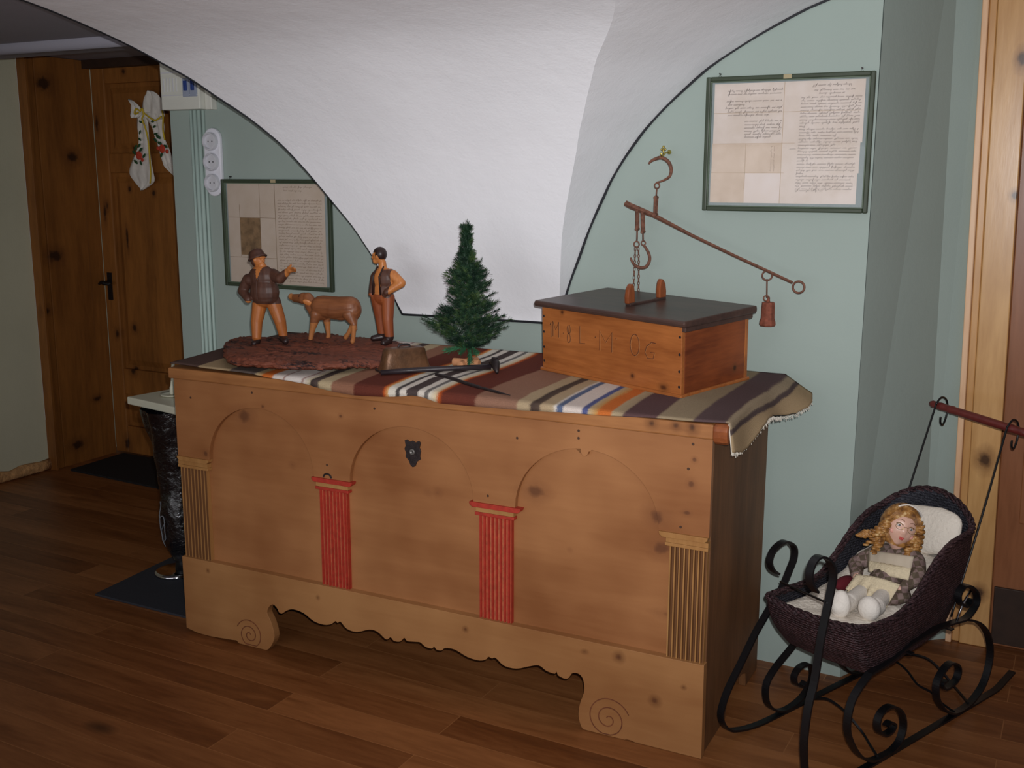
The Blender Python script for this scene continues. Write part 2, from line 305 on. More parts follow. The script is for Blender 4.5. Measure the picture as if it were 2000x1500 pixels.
def floor_mat():
    t = NT('oiled_plank_floor'); v = t.coord(loc=(.31, .047, 0))
    b = t.n('ShaderNodeTexBrick', offset=.37, offset_frequency=2, squash=1.0)
    t.l(v, b.inputs['Vector']); b.inputs['Scale'].default_value = 1; b.inputs['Brick Width'].default_value = 1.35
    b.inputs['Row Height'].default_value = .118; b.inputs['Mortar Size'].default_value = .0014; b.inputs['Mortar Smooth'].default_value = .1
    b.inputs['Color1'].default_value = (0, 0, 0, 1); b.inputs['Color2'].default_value = (1, 1, 1, 1); b.inputs['Mortar'].default_value = (.5, .5, .5, 1)
    sep = t.n('ShaderNodeSeparateColor'); t.l(b.outputs['Color'], sep.inputs[0]); tone = sep.outputs[0]
    off = t.n('ShaderNodeCombineXYZ'); t.l(t.math('MULTIPLY', tone, 7.0), off.inputs[0]); t.l(t.math('MULTIPLY', tone, 3.1), off.inputs[2])
    va = t.n('ShaderNodeVectorMath', operation='ADD'); t.l(t.coord(scale=(.13, 1, 1)), va.inputs[0]); t.l(off.outputs[0], va.inputs[1])
    g1 = t.noise(va.outputs[0], 14, 5, .62, .8); g2 = t.noise(va.outputs[0], 90, 3)
    f = t.math('ADD', t.math('ADD', t.math('MULTIPLY', g1, .62), t.math('MULTIPLY', g2, .2)), t.math('ADD', t.math('MULTIPLY', tone, .20), .05))
    col = t.ramp(f, [(.22, lin((62, 33, 17))), (.46, lin((116, 68, 34))), (.78, lin((162, 106, 62)))])
    kn = t.n('ShaderNodeTexVoronoi'); t.l(t.coord(scale=(.45, 1, 1), loc=(3, 1, 0)), kn.inputs['Vector']); kn.inputs['Scale'].default_value = 2.6
    kk = t.n('ShaderNodeMapRange'); t.l(kn.outputs['Distance'], kk.inputs[0]); kk.inputs[1].default_value = .09; kk.inputs[2].default_value = .03
    col = t.mix(t.math('MULTIPLY', kk.outputs[0], .8), col, lin((40, 22, 12)))
    col = t.mix(t.math('MULTIPLY', b.outputs['Fac'], .6), col, lin((168, 116, 72)))
    t.bump(t.math('SUBTRACT', g2, t.math('MULTIPLY', b.outputs['Fac'], 3)), .15, .001)
    return t.fin(col, .42, 0, .35)
m_floor = floor_mat()
m_iron = plain('black_iron', (13, 13, 16), .42, .0, var=.2, spec=.5)
m_rust = plain('rusty_iron', (112, 74, 58), .75, .0, var=.45, vs=90, bump=.5, bs=300)
m_darkiron = plain('dark_forged_iron', (50, 42, 42), .45, .35, var=.4, vs=80, bump=.4, bs=250)
m_brass = plain('brass', (190, 170, 90), .3, .9, var=.2)
m_chrome = plain('chrome', (200, 200, 205), .12, 1, var=.02)

# ------------------------------------------------------------ the room
WL = -3.47
mb = M(); mb.box(-5.2, 3.2, -4.8, 1.2, -.05, 0); struct('floor', mb, m_floor)
# back wall: a slab whose left end stops at the door bay
mb = M(); mb.prism([(-2.062, 0), (.58, 0), (.58, 1.0), (-2.062, 1.0)], 0, 2.35, lambda p, q: (p[0], p[1], q))
struct('wall_back', mb, m_sage)
# angled return and the stretch beside the right door (both lean a little to the left at the top)
mb = M()
vs = [(.58, .0, 0), (.753, .388, 0), (.835, .455, 0), (.835, 1.0, 0), (.58, 1.0, 0), (.583, 0, 2.35), (.710, .388, 2.35), (.782, .455, 2.35), (.782, 1.0, 2.35), (.58, 1.0, 2.35)]
mb.add(vs, [(0, 1, 6, 5), (1, 2, 7, 6), (2, 3, 8, 7), (5, 6, 7, 8, 9), (4, 3, 2, 1, 0), (3, 4, 9, 8)])
struct('wall_right', mb, m_sage)
mb = M(); mb.box(-3.7, -3.5, -4.8, .44, 0, 2.35); struct('wall_left', mb, m_cream)
mb = M()
mb.grid(60, 5, lambda i, j: Vector((-3.5+.004+.012*[0, 1, 1.25, .8, 0][j]+.006*noise.noise(Vector((i*.9, j*2, 0))), -3.0+i*3.44/59, [0, .012, .035, .05+.012*noise.noise(Vector((i*.7, 5, 0))), .056+.016*noise.noise(Vector((i*.7, 5, 0)))][j])))
struct('baseboard_left', mb, m_rough, smooth=True, solid=.006)
mb = M(); mb.box(-3.7, 1.2, .94, 1.0, 0, 2.35); 
struct('wall_door_bay', mb, m_cream)
mb = M()
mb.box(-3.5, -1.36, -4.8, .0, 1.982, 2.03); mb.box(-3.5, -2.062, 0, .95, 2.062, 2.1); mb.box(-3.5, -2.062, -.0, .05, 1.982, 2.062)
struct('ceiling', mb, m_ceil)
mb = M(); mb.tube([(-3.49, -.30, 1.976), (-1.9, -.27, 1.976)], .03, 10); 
struct('trim_4', mb, m_ceil, smooth=True)

# ---- vault springer
VRx = [(1.015, -.376)]+[(z, x) for x, z in VR]+[(2.02, .60), (2.05, .95)]
VYz = [(1.015, 0), (1.09, -.02), (1.2, -.075), (1.4, -.165), (1.53, -.235), (1.61, -.29), (1.7, -.37), (1.77, -.45), (1.82, -.52), (1.87, -.61), (1.915, -.74), (1.945, -.92), (1.962, -1.13), (1.985, -1.5), (2.02, -2.0), (2.05, -2.4)]
VLx = [(1.015, -.998), (1.064, -1.016), (1.147, -1.038), (1.225, -1.061), (1.319, -1.103), (1.4, -1.155), (1.488, -1.208), (1.595, -1.276), (1.68, -1.349), (1.746, -1.421), (1.805, -1.467), (1.841, -1.509), (1.889, -1.533), (1.923, -1.514), (1.946, -1.454), (1.957, -1.414), (1.985, -1.38), (2.05, -1.36)]
VCx = [(1.015, -.378), (1.087, -.370), (1.228, -.334), (1.311, -.313), (1.393, -.284), (1.465, -.252), (1.529, -.222), (1.62, -.177), (1.708, -.118), (1.794, -.047), (1.846, .023), (1.901, .108), (1.95, .21), (2.05, .55)]
def vz(k, n=70): return 1.015+(2.045-1.015)*k/n
def vlx(z): return lerp(VLx, z)
def vrx(z): return lerp(VRx, z)
def vcx(z): return lerp(VCx, z)
def vy(z): return lerp(VYz, z)
def sm(f, z):  # soften the measured tables
    return sum(f(min(max(z+d, 1.015), 2.05))*g for d, g in ((-.02, .15), (-.01, .22), (0, .26), (.01, .22), (.02, .15)))
_vy = vy
def vy(z): return sum(_vy(min(max(z+d, 1.015), 2.05))*g for d, g in ((-.05, .12), (-.025, .23), (0, .30), (.025, .23), (.05, .12)))*min(1, (z-1.015)/.05) if z > 1.015 else 0
mb = M()
def fr(i, j):
    z = vz(j); a = i/24; x = sm(vlx, z)*(1-a)+sm(vcx, z)*a; y = sm(vy, z)
    y += .010*noise.noise(Vector((x*3, z*3, 0)))*min(1, (z-1.015)*6)*math.sin(PI*a)
    return Vector((x, min(y, -.001), z))
mb.grid(25, 71, fr)
mb.grid(12, 71, lambda i, j: Vector((sm(vcx, vz(j))*(1-i/11.0)+sm(vrx, vz(j))*i/11.0, sm(vy, vz(j))*(1-i/11.0)-.0005, vz(j))))
mb.grid(2, 71, lambda i, j: Vector((sm(vlx, vz(j)), sm(vy, vz(j))*(1-i)+.02*i, vz(j))))
mb.box(-1.36, 3.2, -4.8, -2.4, 2.05, 2.1); mb.box(.9, 3.2, -2.4, 1.0, 2.05, 2.1) if False else None
o = struct('ceiling_vault', mb, m_white, smooth=True); o.name = 'ceiling.001'
bpy.context.view_layer.update()
md = o.modifiers.new('es', 'EDGE_SPLIT'); md.split_angle = math.radians(50)
mb = M(); mb.box(-1.36, -1.33, -4.8, -1.22, 1.982, 2.2); mb.box(.95, 3.2, -2.4, 1.0, 2.36, 2.4)
struct('ceiling', mb, m_white)
# black painted lines where the vault meets the wall, along its left edge and its foot
def line_strip(pts, wd, nrm):
    mb = M(); N = len(pts); nrm = Vector(nrm); vs = []
    for i, p in enumerate(pts):
        t = (Vector(pts[min(i+1, N-1)])-Vector(pts[max(i-1, 0)])).normalized(); s_ = t.cross(nrm).normalized()*wd[i]/2
        vs += [Vector(p)+s_, Vector(p)-s_]
    mb.add(vs, [(2*i, 2*i+1, 2*i+3, 2*i+2) for i in range(N-1)]); return mb
ys = 40
pts = [(sm(vrx, 1.03+(1.0*k/ys))+.003, -.003, 1.03+1.0*k/ys) for k in range(ys+1)]
struct('trim_1', line_strip(pts, [.0085+.002*math.sin(k*.9) for k in range(ys+1)], (0, 1, 0)), m_line, solid=.002)
mb = M(); pts = [(sm(vlx, vz(k, 120))-.002, sm(vy, vz(k, 120))-.001, vz(k, 120)) for k in range(4, 120)]
mb.tube(pts, [.0012+.0024*min(1, max(0, (k-30)/50)) for k in range(len(pts))], 6)
struct('trim_2', mb, m_line, smooth=True)
pts = [(-1.03, -.003, 1.075), (-1.012, -.003, 1.04), (-.996, -.003, 1.013), (-.99, -.003, 1.011)]+[(-.98+.12*k, -.003, 1.011+.0015*k+.001*math.sin(k*2.1)) for k in range(1, 6)]+[(-.372, -.003, 1.02)]
struct('trim_3', line_strip(pts, [.0075]*len(pts), (0, 1, 0)), m_line, solid=.002)

# ---- door bay on the left: boarded reveal and panel door
kn = [(0, .560, 1.93, .022, 1.6), (0, .70, 1.58, .018, 1.5), (0, .55, 1.09, .022, 1.5), (0, .47, .82, .014, 1.4), (0, .745, .32, .013, 1.2), (0, .60, .10, .02, 1.2)]
m_rev = wood('reveal_pine', (150, 96, 44), (112, 68, 30), 'z', 1, [(WL, y, z, r, s_) for _, y, z, r, s_ in kn], kcol=(36, 20, 12), rough=.5)
mb = M(); mb.box(WL-.03, WL, .455, .51, 0, 2.06); mb.box(WL-.03, WL+.004, .512, .76, 0, 2.06); mb.box(WL-.03, WL, .762, .85, 0, 2.06)
mb.box(WL-.03, WL+.03, .44, .455, 0, 2.06)
struct('door_1', mb, m_rev, bevel=.002)
dk = [(-3.23, 0, 2.0, .012, 1.2), (-3.445, 0, 1.75, .012, 4), (-3.43, 0, 1.30, .012, 4), (-3.41, 0, 1.33, .01, 2.5), (-3.21, 0, 1.62, .01, 1.5), (-3.25, 0, 1.42, .01, 1.5), (-3.29, 0, 1.17, .009, 6), (-3.28, 0, .70, .016, 1.3), (-3.40, 0, .66, .016, 1.4), (-3.30, 0, .47, .02, 1.1), (-3.38, 0, .06, .02, 1.8), (-3.08, 0, 1.40, .012, 1.2)]
m_door = wood('door_pine', (156, 100, 46), (114, 70, 30), 'z', 1, [(x, .86, z, r, s_) for x, _, z, r, s_ in dk], kcol=(36, 20, 12), rough=.5)
dr = thing('door_2', 'knotty pine panel door in the dim bay at the left', 'door', (0, 0, 0)); del dr['category']; del dr['label']; dr['kind'] = 'structure'
mb = M(); x0, x1, y = WL, -2.55, .85
mb.box(x0, x0+.095, y, y+.05, .01, 2.05); mb.box(x1-.1, x1, y, y+.05, .01, 2.05)
for a, b in ((.01, .16), (.335, .475), (1.50, 1.60), (1.945, 2.05)): mb.box(x0+.095, x1-.1, y, y+.05, a, b)
obj('door_leaf', mb, m_door, dr, bevel=.006)
for a, b in ((.16, .335), (.475, 1.50), (1.60, 1.945)):
    mb = M(); X0, X1 = x0+.095, x1-.1
    mb.box(X0, X1, y+.022, y+.04, a, b)
    mb.add([(X0+.02, y+.022, a+.02), (X1-.02, y+.022, a+.02), (X1-.02, y+.022, b-.02), (X0+.02, y+.022, b-.02), (X0+.05, y+.010, a+.05), (X1-.05, y+.010, a+.05), (X1-.05, y+.010, b-.05), (X0+.05, y+.010, b-.05)], [(0, 1, 5, 4), (1, 2, 6, 5), (2, 3, 7, 6), (3, 0, 4, 7), (4, 5, 6, 7)])
    obj('door_panel', mb, m_door, dr)
mb = M(); mb.tube([(-3.425, .85, .935), (-3.425, .80, .935)], .009, 10)
mb.tube([(-3.475+.02, .80, .928), (-3.43, .795, .937), (-3.41, .795, .935), (-3.385, .80, .930), (-3.37, .805, .932)], [.006, .010, .012, .008, .006], 10)
mb.box(-3.440, -3.412, .842, .85, .84, .985)
obj('door_handle', mb, m_iron, dr, smooth=False)
m_dark = plain('dark_brown_wood', (52, 34, 24), .6, var=.3)
mb = M(); mb.box(WL, -2.062, .80, .86, 2.02, 2.062); struct('trim_5', mb, m_dark)  # dark strip stands in for the shadow along the wood's top

# ---- right-hand door, its frame, leaning as the wall does
def lean(x, z): return x-.022*z
m_fr = wood('frame_pine', (206, 160, 104), (176, 128, 74), 'z', 1, [(.905, .44, 1.83, .014, 1.5), (.917, .44, 1.44, .010, 1.3), (.90, .44, .62, .02, 1.3), (.915, .44, .18, .016, 1.2)], rough=.28, spec=.5)
m_trimlight = wood('frame_edge_pine', (226, 186, 150), (206, 160, 120), 'z', 1, rough=.4)
m_rdoor = wood('right_door_wood', (150, 96, 62), (122, 74, 44), 'z', 1, [(1.03, .47, 1.2, .02, 1.5)], rough=.35)
df = bpy.data.objects.new('door_3', None); COL.objects.link(df); df['kind'] = 'structure'
def leanbox(mb, xa, xb, ya, yb, za, zb):
    vs = [(lean(x, z), y, z) for z in (za, zb) for x, y in ((xa, ya), (xb, ya), (xb, yb), (xa, yb))]
    mb.add(vs, [(0, 3, 2, 1), (4, 5, 6, 7), (0, 1, 5, 4), (1, 2, 6, 5), (2, 3, 7, 6), (3, 0, 4, 7)])
mb = M(); leanbox(mb, .828, .846, .425, .50, 0, 2.35); obj('architrave', mb, m_trimlight, df, bevel=.003)
mb = M(); leanbox(mb, .846, .868, .447, .50, 0, 2.35); leanbox(mb, .869, .955, .437, .50, 0, 2.35); obj('door_frame', mb, m_fr, df, bevel=.003)
mb = M(); leanbox(mb, .955, 1.75, .475, .52, 0, 2.35); leanbox(mb, 1.02, 1.66, .468, .478, .42, 1.0); obj('door_leaf', mb, m_rdoor, df, bevel=.003)
mb = M(); leanbox(mb, .962, 1.74, .464, .475, .01, .20); obj('kick_plate', mb, m_dark, df, bevel=.002)

def nails(par, pts, r, mt_fn, m_):
    for p in pts:
        mb = M(); mb.lathe([(r, 0), (r*.85, .0012)], 8, mt=mt_fn(p)); obj('nail_head', mb, m_, par)
# ------------------------------------------------------------ the painted chest
CHP = (.3564, -.6448, 0); CHR = .0256
ck = [(-1.499, 0, .757, .022, 1.3), (-1.65, 0, .622, .009, 1), (-.493, 0, .654, .02, 1.4), (-.143, 0, .634, .02, 1.2), (-.129, 0, .549, .02, 1.2), (-.051, 0, .737, .009, 1), (-.834, 0, .602, .008, 1.2), (-.80, 0, .607, .010, 1), (-.388, 0, .503, .006, 1), (-.107, 0, .371, .010, 3), (-.326, 0, .384, .004, 1), (-1.317, 0, .624, .008, 1.2), (-.06, 0, .66, .006, 1.6), (-.045, 0, .80, .006, 1), (-1.12, 0, .80, .005, 1.2), (-1.41, 0, .80, .005, 1)]
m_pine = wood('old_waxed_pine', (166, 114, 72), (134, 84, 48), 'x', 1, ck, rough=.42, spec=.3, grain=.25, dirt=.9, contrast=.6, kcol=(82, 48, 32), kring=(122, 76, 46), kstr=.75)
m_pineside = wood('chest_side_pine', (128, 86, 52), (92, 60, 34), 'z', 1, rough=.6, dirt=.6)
m_pine_ap = wood('chest_base_pine', (172, 124, 78), (142, 94, 54), 'x', 1, [(-.232, 0, .236, .010, 1), (-.128, 0, .134, .010, 1), (-1.22, 0, .22, .005, 1), (-.70, 0, .22, .006, 1), (-.33, 0, .23, .005, 1.5), (-.05, 0, .19, .005, 1), (-1.66, 0, .23, .005, 1)], rough=.45, grain=.25, dirt=.8, contrast=.6, kcol=(92, 54, 32))
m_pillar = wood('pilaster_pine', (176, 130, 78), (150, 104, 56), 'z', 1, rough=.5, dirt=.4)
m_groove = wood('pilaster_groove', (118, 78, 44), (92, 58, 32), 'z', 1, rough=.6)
m_red = plain('worn_red_paint', (166, 50, 36), .55, var=.22, vs=60, bump=.2)
m_redridge = plain('rubbed_red_ridge', (172, 96, 64), .55, var=.3, vs=70)
m_carve = plain('dark_carved_line', (112, 62, 36), .7, var=.3, vs=60)
m_lidw = wood('lid_pine', (166, 112, 66), (126, 78, 42), 'x', 1, [(-.155, 0, .885, .011, 1), (-.09, 0, .885, .010, 1), (-.05, 0, .885, .012, 1)], rough=.45, dirt=.8)
m_cleat = wood('cleat_pine', (156, 90, 50), (112, 58, 32), 'y', 1, rough=.4)
ch = thing('storage_chest', 'long antique pine chest with carved arches and two red fluted pilasters', 'chest', CHP, CHR)
XZ = lambda p, q: (p[0], q, p[1])
# carcass behind the front
mb = M(); mb.box(-1.760, -.012, .016, .03, .235, .857); obj('front_panel', mb, m_pine, ch)
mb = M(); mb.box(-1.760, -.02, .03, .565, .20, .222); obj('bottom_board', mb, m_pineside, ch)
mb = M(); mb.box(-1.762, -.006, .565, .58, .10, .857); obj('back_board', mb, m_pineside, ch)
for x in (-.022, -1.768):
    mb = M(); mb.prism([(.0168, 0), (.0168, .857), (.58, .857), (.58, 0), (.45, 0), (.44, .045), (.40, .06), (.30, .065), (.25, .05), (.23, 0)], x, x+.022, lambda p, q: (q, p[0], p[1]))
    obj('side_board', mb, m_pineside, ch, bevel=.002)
# arcade board with three round-headed openings
def arch_clean(A, notch=False):
    x0, x1 = A[0][0], A[-1][0]; c = (x0+x1)/2; r = (x1-x0)/2; out = []
    for k in range(25):
        t = PI-PI*k/24; p = (c+r*math.cos(t), .603+.19*math.sin(t)); out.append(p)
        if notch and k == 12: out += [(c-.014, .7925), (c-.0135, .785), (c-.011, .778), (c-.005, .773), (c+.001, .774), (c+.006, .779), (c+.008, .786), (c+.014, .789), (c+.018, .7925)]
    return out
A1 = arch_clean([(-1.636, 0), (-1.226, 0)]); A2 = arch_clean([(-1.094, 0), (-.676, 0)]); A3 = arch_clean([(-.546, 0), (-.134, 0)], True)
poly = [(-1.768, .857), (-1.768, .603)]+A1+A2+A3+[(0, .603), (0, .857)]
mb = M(); mb.prism(poly, 0, .0165, XZ); o = obj('arcade_board', mb, m_pine, ch, bevel=.0025)
# pilasters
def pilaster(x0, x1, red, cap):
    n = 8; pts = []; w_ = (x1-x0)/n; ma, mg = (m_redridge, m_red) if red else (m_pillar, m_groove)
    mb = M(); mb.cur = 0
    z0, z1 = .258, .566
    prof = [(x0, .016)]
    for k in range(n): prof += [(x0+k*w_+.0012, .001), (x0+k*w_+w_*.38, .001), (x0+k*w_+w_*.55, .0065), (x0+k*w_+w_*.85, .0065)]
    prof += [(x1-.0005, .001), (x1, .001), (x1, .016)]
    vs = [(p[0], p[1], z) for z in (z0, z1) for p in prof]; N = len(prof)
    for k in range(N-1):
        deep = prof[k][1] > .005 and prof[k+1][1] > .005 and 0 < k < N-2
        slope = abs(prof[k][1]-prof[k+1][1]) > .003 and 0 < k < N-2
        mb.cur = (0 if (not red) else 1) if False else (1 if (deep or slope) != red or (red and slope) else 0)
        if red: mb.cur = 1 if not deep else 0
        mb.add([vs[k], vs[k+1], vs[N+k+1], vs[N+k]], [(0, 1, 2, 3)])
    mb.cur = 0; mb.prism([(p[0], p[1]) for p in prof], z1-.0005, z1, lambda p, q: (p[0], p[1], q)); mb.prism([(p[0], p[1]) for p in prof], z0, z0+.0005, lambda p, q: (p[0], p[1], q))
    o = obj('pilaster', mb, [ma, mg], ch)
    if red: o['label'] = 'red painted fluted pilaster'
    a, b = cap; mr = m_red if red else m_pillar
    mb = M(); mb.prism([(a+.010, 0), (b-.010, 0), (b-.002, .006), (b, .014), (a, .014), (a+.002, .006)], -.007, .016, lambda p, q: (p[0], q, p[1]+.589)); cp = obj('capital', mb, mr, o, bevel=.001)
    mb = M(); mb.box(max(x0-.008, -1.766), min(x1+.008, -.0005), -.0025, .016, .576, .5885); obj('capital_band', mb, m_pillar, o)
    mb = M(); mb.box(max(x0-.010, -1.767), min(x1+.010, -.0002), -.0045, .016, .5665, .5755); obj('capital_fillet', mb, mr, o, bevel=.001)
pilaster(-1.762, -1.652, False, (-1.768, -1.636)); pilaster(-1.208, -1.108, True, (-1.231, -1.082))
pilaster(-.659, -.557, True, (-.687, -.526)); pilaster(-.104, -.003, False, (-.131, -.001))
# scalloped base board with scroll feet
ap = [(x, max(z, .001)) for x, z in cr(APRON, 3)]
poly = [(-1.769, .262)]+ap+[(0.002, .262)]
poly = [p for i, p in enumerate(poly) if i == 0 or math.hypot(p[0]-poly[i-1][0], p[1]-poly[i-1][1]) > .0012]
mb = M(); mb.prism(poly, -.008, .018, XZ); obj('base_board', mb, m_pine_ap, ch, bevel=.003)
for cx, cz, r, d in ((-.258, .050, .060, 1), (-1.497, .040, .050, -1)):
    pts = []
    for k in range(90):
        t = k/89; a = 2*PI*2.35*t; R = r*(1-t)+.004; pts.append((cx+d*R*math.cos(a+.4), cz+R*math.sin(a+.4)))
    pts = [p for p in pts if p[1] > .004]
    mb = M(); mb.strip(pts, .0012, .0028, lambda p, q: (p[0], -.0084+q, p[1])); o = obj('carved_spiral', mb, m_carve, ch)
# lid
m_lid_under = m_lidw
mb = M(); mb.add([(-1.777, -.014, .859), (.004, -.014, .859), (.004, .592, .859), (-1.777, .592, .859), (-1.777, -.014, .893), (.004, -.014, .897), (.004, .592, .922), (-1.777, .592, .918)], [(0, 3, 2, 1), (4, 5, 6, 7), (0, 1, 5, 4), (1, 2, 6, 5), (2, 3, 7, 6), (3, 0, 4, 7)])
lid = obj('lid', mb, m_lidw, ch, bevel=.004)
mb = M(); mb.prism([(-.020, .868), (-.016, .856), (-.004, .848), (.59, .848), (.59, .918), (-.006, .900), (-.018, .895), (-.022, .884)], .004, .042, lambda p, q: (q, p[0], p[1])); obj('lid_cleat', mb, m_cleat, lid, bevel=.005)
# lock plate
mb = M(); c = (-.881, .712)
outl = [(-.026, .037), (-.018, .040), (-.010, .034), (0, .039), (.010, .034), (.020, .040), (.027, .035), (.023, .020), (.027, .010), (.024, -.006), (.026, -.014), (.014, -.022), (.008, -.036), (0, -.040), (-.008, -.034), (-.014, -.020), (-.024, -.012), (-.022, .0), (-.027, .012), (-.023, .022)]
mb.prism([(c[0]+a, c[1]+b) for a, b in outl], .0115, .0165, XZ); lk = obj('lock_plate', mb, m_darkiron, ch, bevel=.0008)
mb = M(); mb.lathe([(.008, 0), (.010, .002), (.008, .004), (.004, .004), (.003, .0)], 14, mt=Matrix.Translation((c[0], .0115, c[1]+.006)) @ Matrix.Rotation(PI/2, 4, 'X')); obj('keyhole_ring', mb, plain('worn_steel', (120, 116, 112), .4, .6), lk, smooth=True)
mb = M(); mb.tube([(-1.174+.014*math.cos(a), -.002, .606+.012*math.sin(a)) for a in [PI*k/10 for k in range(11)]], .0028, 6); obj('iron_ring', mb, m_darkiron, ch)
nails(ch, ((-1.45, .84), (-.36, .84), (-.05, .84), (-.06, .775), (-.075, .62), (-.36, .82), (-1.175, .645), (-.63, .625), (-1.70, .80), (-.54, .80), (-1.0, .835)), .004, lambda p: Matrix.Translation((p[0], .0002, p[1])) @ Matrix.Rotation(PI/2, 4, 'X'), plain('old_nail', (70, 46, 32), .7))

# ------------------------------------------------------------ striped woven blanket over the chest
ST = [(-1.82, 92, 72, 66), (-1.655, 92, 72, 66), (-1.652, 176, 152, 118), (-1.525, 176, 152, 118), (-1.52, 104, 92, 86), (-1.42, 104, 92, 86), (-1.415, 188, 166, 130), (-1.395, 188, 150, 104), (-1.388, 208, 110, 48), (-1.355, 214, 118, 54), (-1.35, 226, 214, 204), (-1.315, 226, 214, 204), (-1.311, 150, 96, 84), (-1.305, 228, 218, 210), (-1.245, 228, 218, 210), (-1.24, 150, 104, 96), (-1.233, 222, 210, 198), (-1.212, 206, 190, 160), (-1.205, 74, 62, 60), (-1.18, 92, 78, 72), (-1.175, 190, 170, 136), (-1.135, 190, 170, 136), (-1.13, 152, 108, 86), (-1.06, 150, 106, 84), (-1.055, 104, 54, 44), (-.955, 108, 56, 44), (-.948, 196, 92, 40), (-.935, 224, 180, 120)]
ST2 = [(-.935, 228, 220, 205), (-.912, 228, 220, 205), (-.908, 84, 78, 76), (-.898, 84, 78, 76), (-.894, 228, 218, 206), (-.876, 228, 218, 206), (-.873, 80, 68, 66), (-.842, 84, 72, 70), (-.838, 228, 218, 206), (-.820, 228, 218, 206), (-.816, 122, 116, 112), (-.806, 122, 116, 112), (-.802, 228, 220, 206), (-.782, 226, 206, 170), (-.770, 196, 92, 40), (-.758, 110, 56, 44), (-.660, 106, 56, 46), (-.652, 152, 112, 92), (-.532, 150, 112, 92), (-.526, 182, 160, 128), (-.492, 182, 160, 128), (-.484, 80, 66, 60), (-.462, 92, 76, 66), (-.456, 182, 158, 126), (-.425, 184, 162, 130), (-.418, 222, 212, 200)]
ST3 = [(-.418, 222, 212, 200), (-.411, 96, 108, 136), (-.398, 96, 108, 136), (-.394, 220, 206, 196), (-.345, 220, 206, 196), (-.340, 90, 96, 140), (-.327, 90, 96, 140), (-.323, 190, 170, 136), (-.302, 200, 150, 90), (-.296, 204, 112, 54), (-.264, 204, 112, 54), (-.258, 180, 160, 128), (-.232, 166, 146, 118), (-.226, 96, 72, 72), (-.143, 96, 72, 72), (-.136, 158, 140, 114), (-.050, 150, 132, 106), (-.043, 96, 78, 78), (.012, 92, 74, 74), (.030, 92, 74, 74), (.036, 156, 138, 114), (.056, 156, 138, 114), (.060, 86, 72, 70), (.070, 86, 72, 70), (.074, 166, 142, 110), (.30, 176, 150, 114)]
def blanket_mat():
    t = NT('striped_wool'); uv = t.n('ShaderNodeUVMap'); uv.uv_map = 'UVMap'
    sp = t.n('ShaderNodeSeparateXYZ'); t.l(uv.outputs[0], sp.inputs[0])
    nz = t.noise(t.coord(), 420, 2); nz2 = t.noise(t.coord(), 9, 2)
    x = t.math('ADD', sp.outputs[0], t.math('ADD', t.math('MULTIPLY', t.math('SUBTRACT', nz, .5), .012), t.math('MULTIPLY', t.math('SUBTRACT', nz2, .5), .014)))
    cols = []
    for S_ in (ST, ST2, ST3):
        a, b = S_[0][0], S_[-1][0]; mr = t.n('ShaderNodeMapRange'); t.l(x, mr.inputs[0]); mr.inputs[1].default_value = a; mr.inputs[2].default_value = b
        cols.append(t.ramp(mr.outputs[0], [((p-a)/(b-a), lin(c)) for p, *c in S_]))
    c = t.mix(t.math('GREATER_THAN', x, ST2[0][0]), cols[0], cols[1]); c = t.mix(t.math('GREATER_THAN', x, ST3[0][0]), c, cols[2])
    wv = t.n('ShaderNodeTexWave', wave_type='BANDS', bands_direction='Y'); t.l(t.coord(), wv.inputs['Vector']); wv.inputs['Scale'].default_value = 90; wv.inputs['Distortion'].default_value = 2
    c = t.mix(.55, c, t.ramp(t.noise(t.coord(), 500, 2), [(.3, (.55, .55, .55)), (.7, (1, 1, 1))]), 'MULTIPLY')
    t.bump(t.math('ADD', nz, wv.outputs['Fac']), .35, .0015)
    return t.fin(c, .95, 0, .1)
m_blanket = blanket_mat()
# front edge of the cloth (u, how far it hangs over: + is over the edge, - lies back on the lid)
HANG = [(-1.79, -.02), (-1.62, -.006), (-1.45, -.002), (-1.36, .006), (-1.22, .012), (-1.13, .024), (-1.06, .028), (-.95, .024), (-.90, .018), (-.86, .012), (-.82, .014), (-.77, .026), (-.66, .024), (-.53, .020), (-.42, .014), (-.30, .009), (-.2, .004), (-.05, -.004), (.03, -.01), (.2, -.01)]
def lidz(u, v): return .900+.026*max(0, v)/.6
def blk(uc, b):
    """uc: coordinate along the chest (may pass its right end), b in 0..1 from front to back"""
    h = lerp(HANG, uc); L_ = h+.600; d = b*L_-h          # d<0 : over the front edge
    v = max(d, 0); hang = max(-d, 0)
    z = lidz(uc, v)+.002+.0012*noise.noise(Vector((uc*9, v*11, 0)))+.0015*math.sin(uc*7+v*9)
    y = v-.015 if d > 0 else -.0165
    if d < 0: z -= hang*1.0; y = -.0185
    elif d < .012: z -= (.012-d)*.12
    if uc < -1.775: pass
    x = uc
    over = uc-.040
    if over > 0:
        f = min(1, max(0, v)/.6)
        ang = 1.22*(1-f)**1.0+.33   # hangs steeply at the front, sticks out at the back
        fold = .018*math.sin(v*26+1.2)*min(1, over*14)
        x = .040+over*math.cos(ang)*1.0+fold*.35; z = z-over*math.sin(ang)+fold*.25-.02*f*min(1, over*9)
        if d < 0: y = -.0185-over*.05
    return Vector((x, y+.0*b, z))
NU, NV = 300, 44
def u_end(b):  # ragged right edge
    return .104+.016*math.sin(b*9+.6)+.022*b+.004*noise.noise(Vector((b*30, 0, 0)))+.02*max(0, .1-b)
def bpt(i, j):
    b = j/(NV-1); e = u_end(b); uc = -1.782+.006*math.sin(b*8)+(e+1.782)*i/(NU-1)
    return uc, b
mb = M(); mb.grid(NU, NV, lambda i, j: blk(*bpt(i, j)))
me = mb.mesh('striped_blanket'); uvl = me.uv_layers.new(name='UVMap')
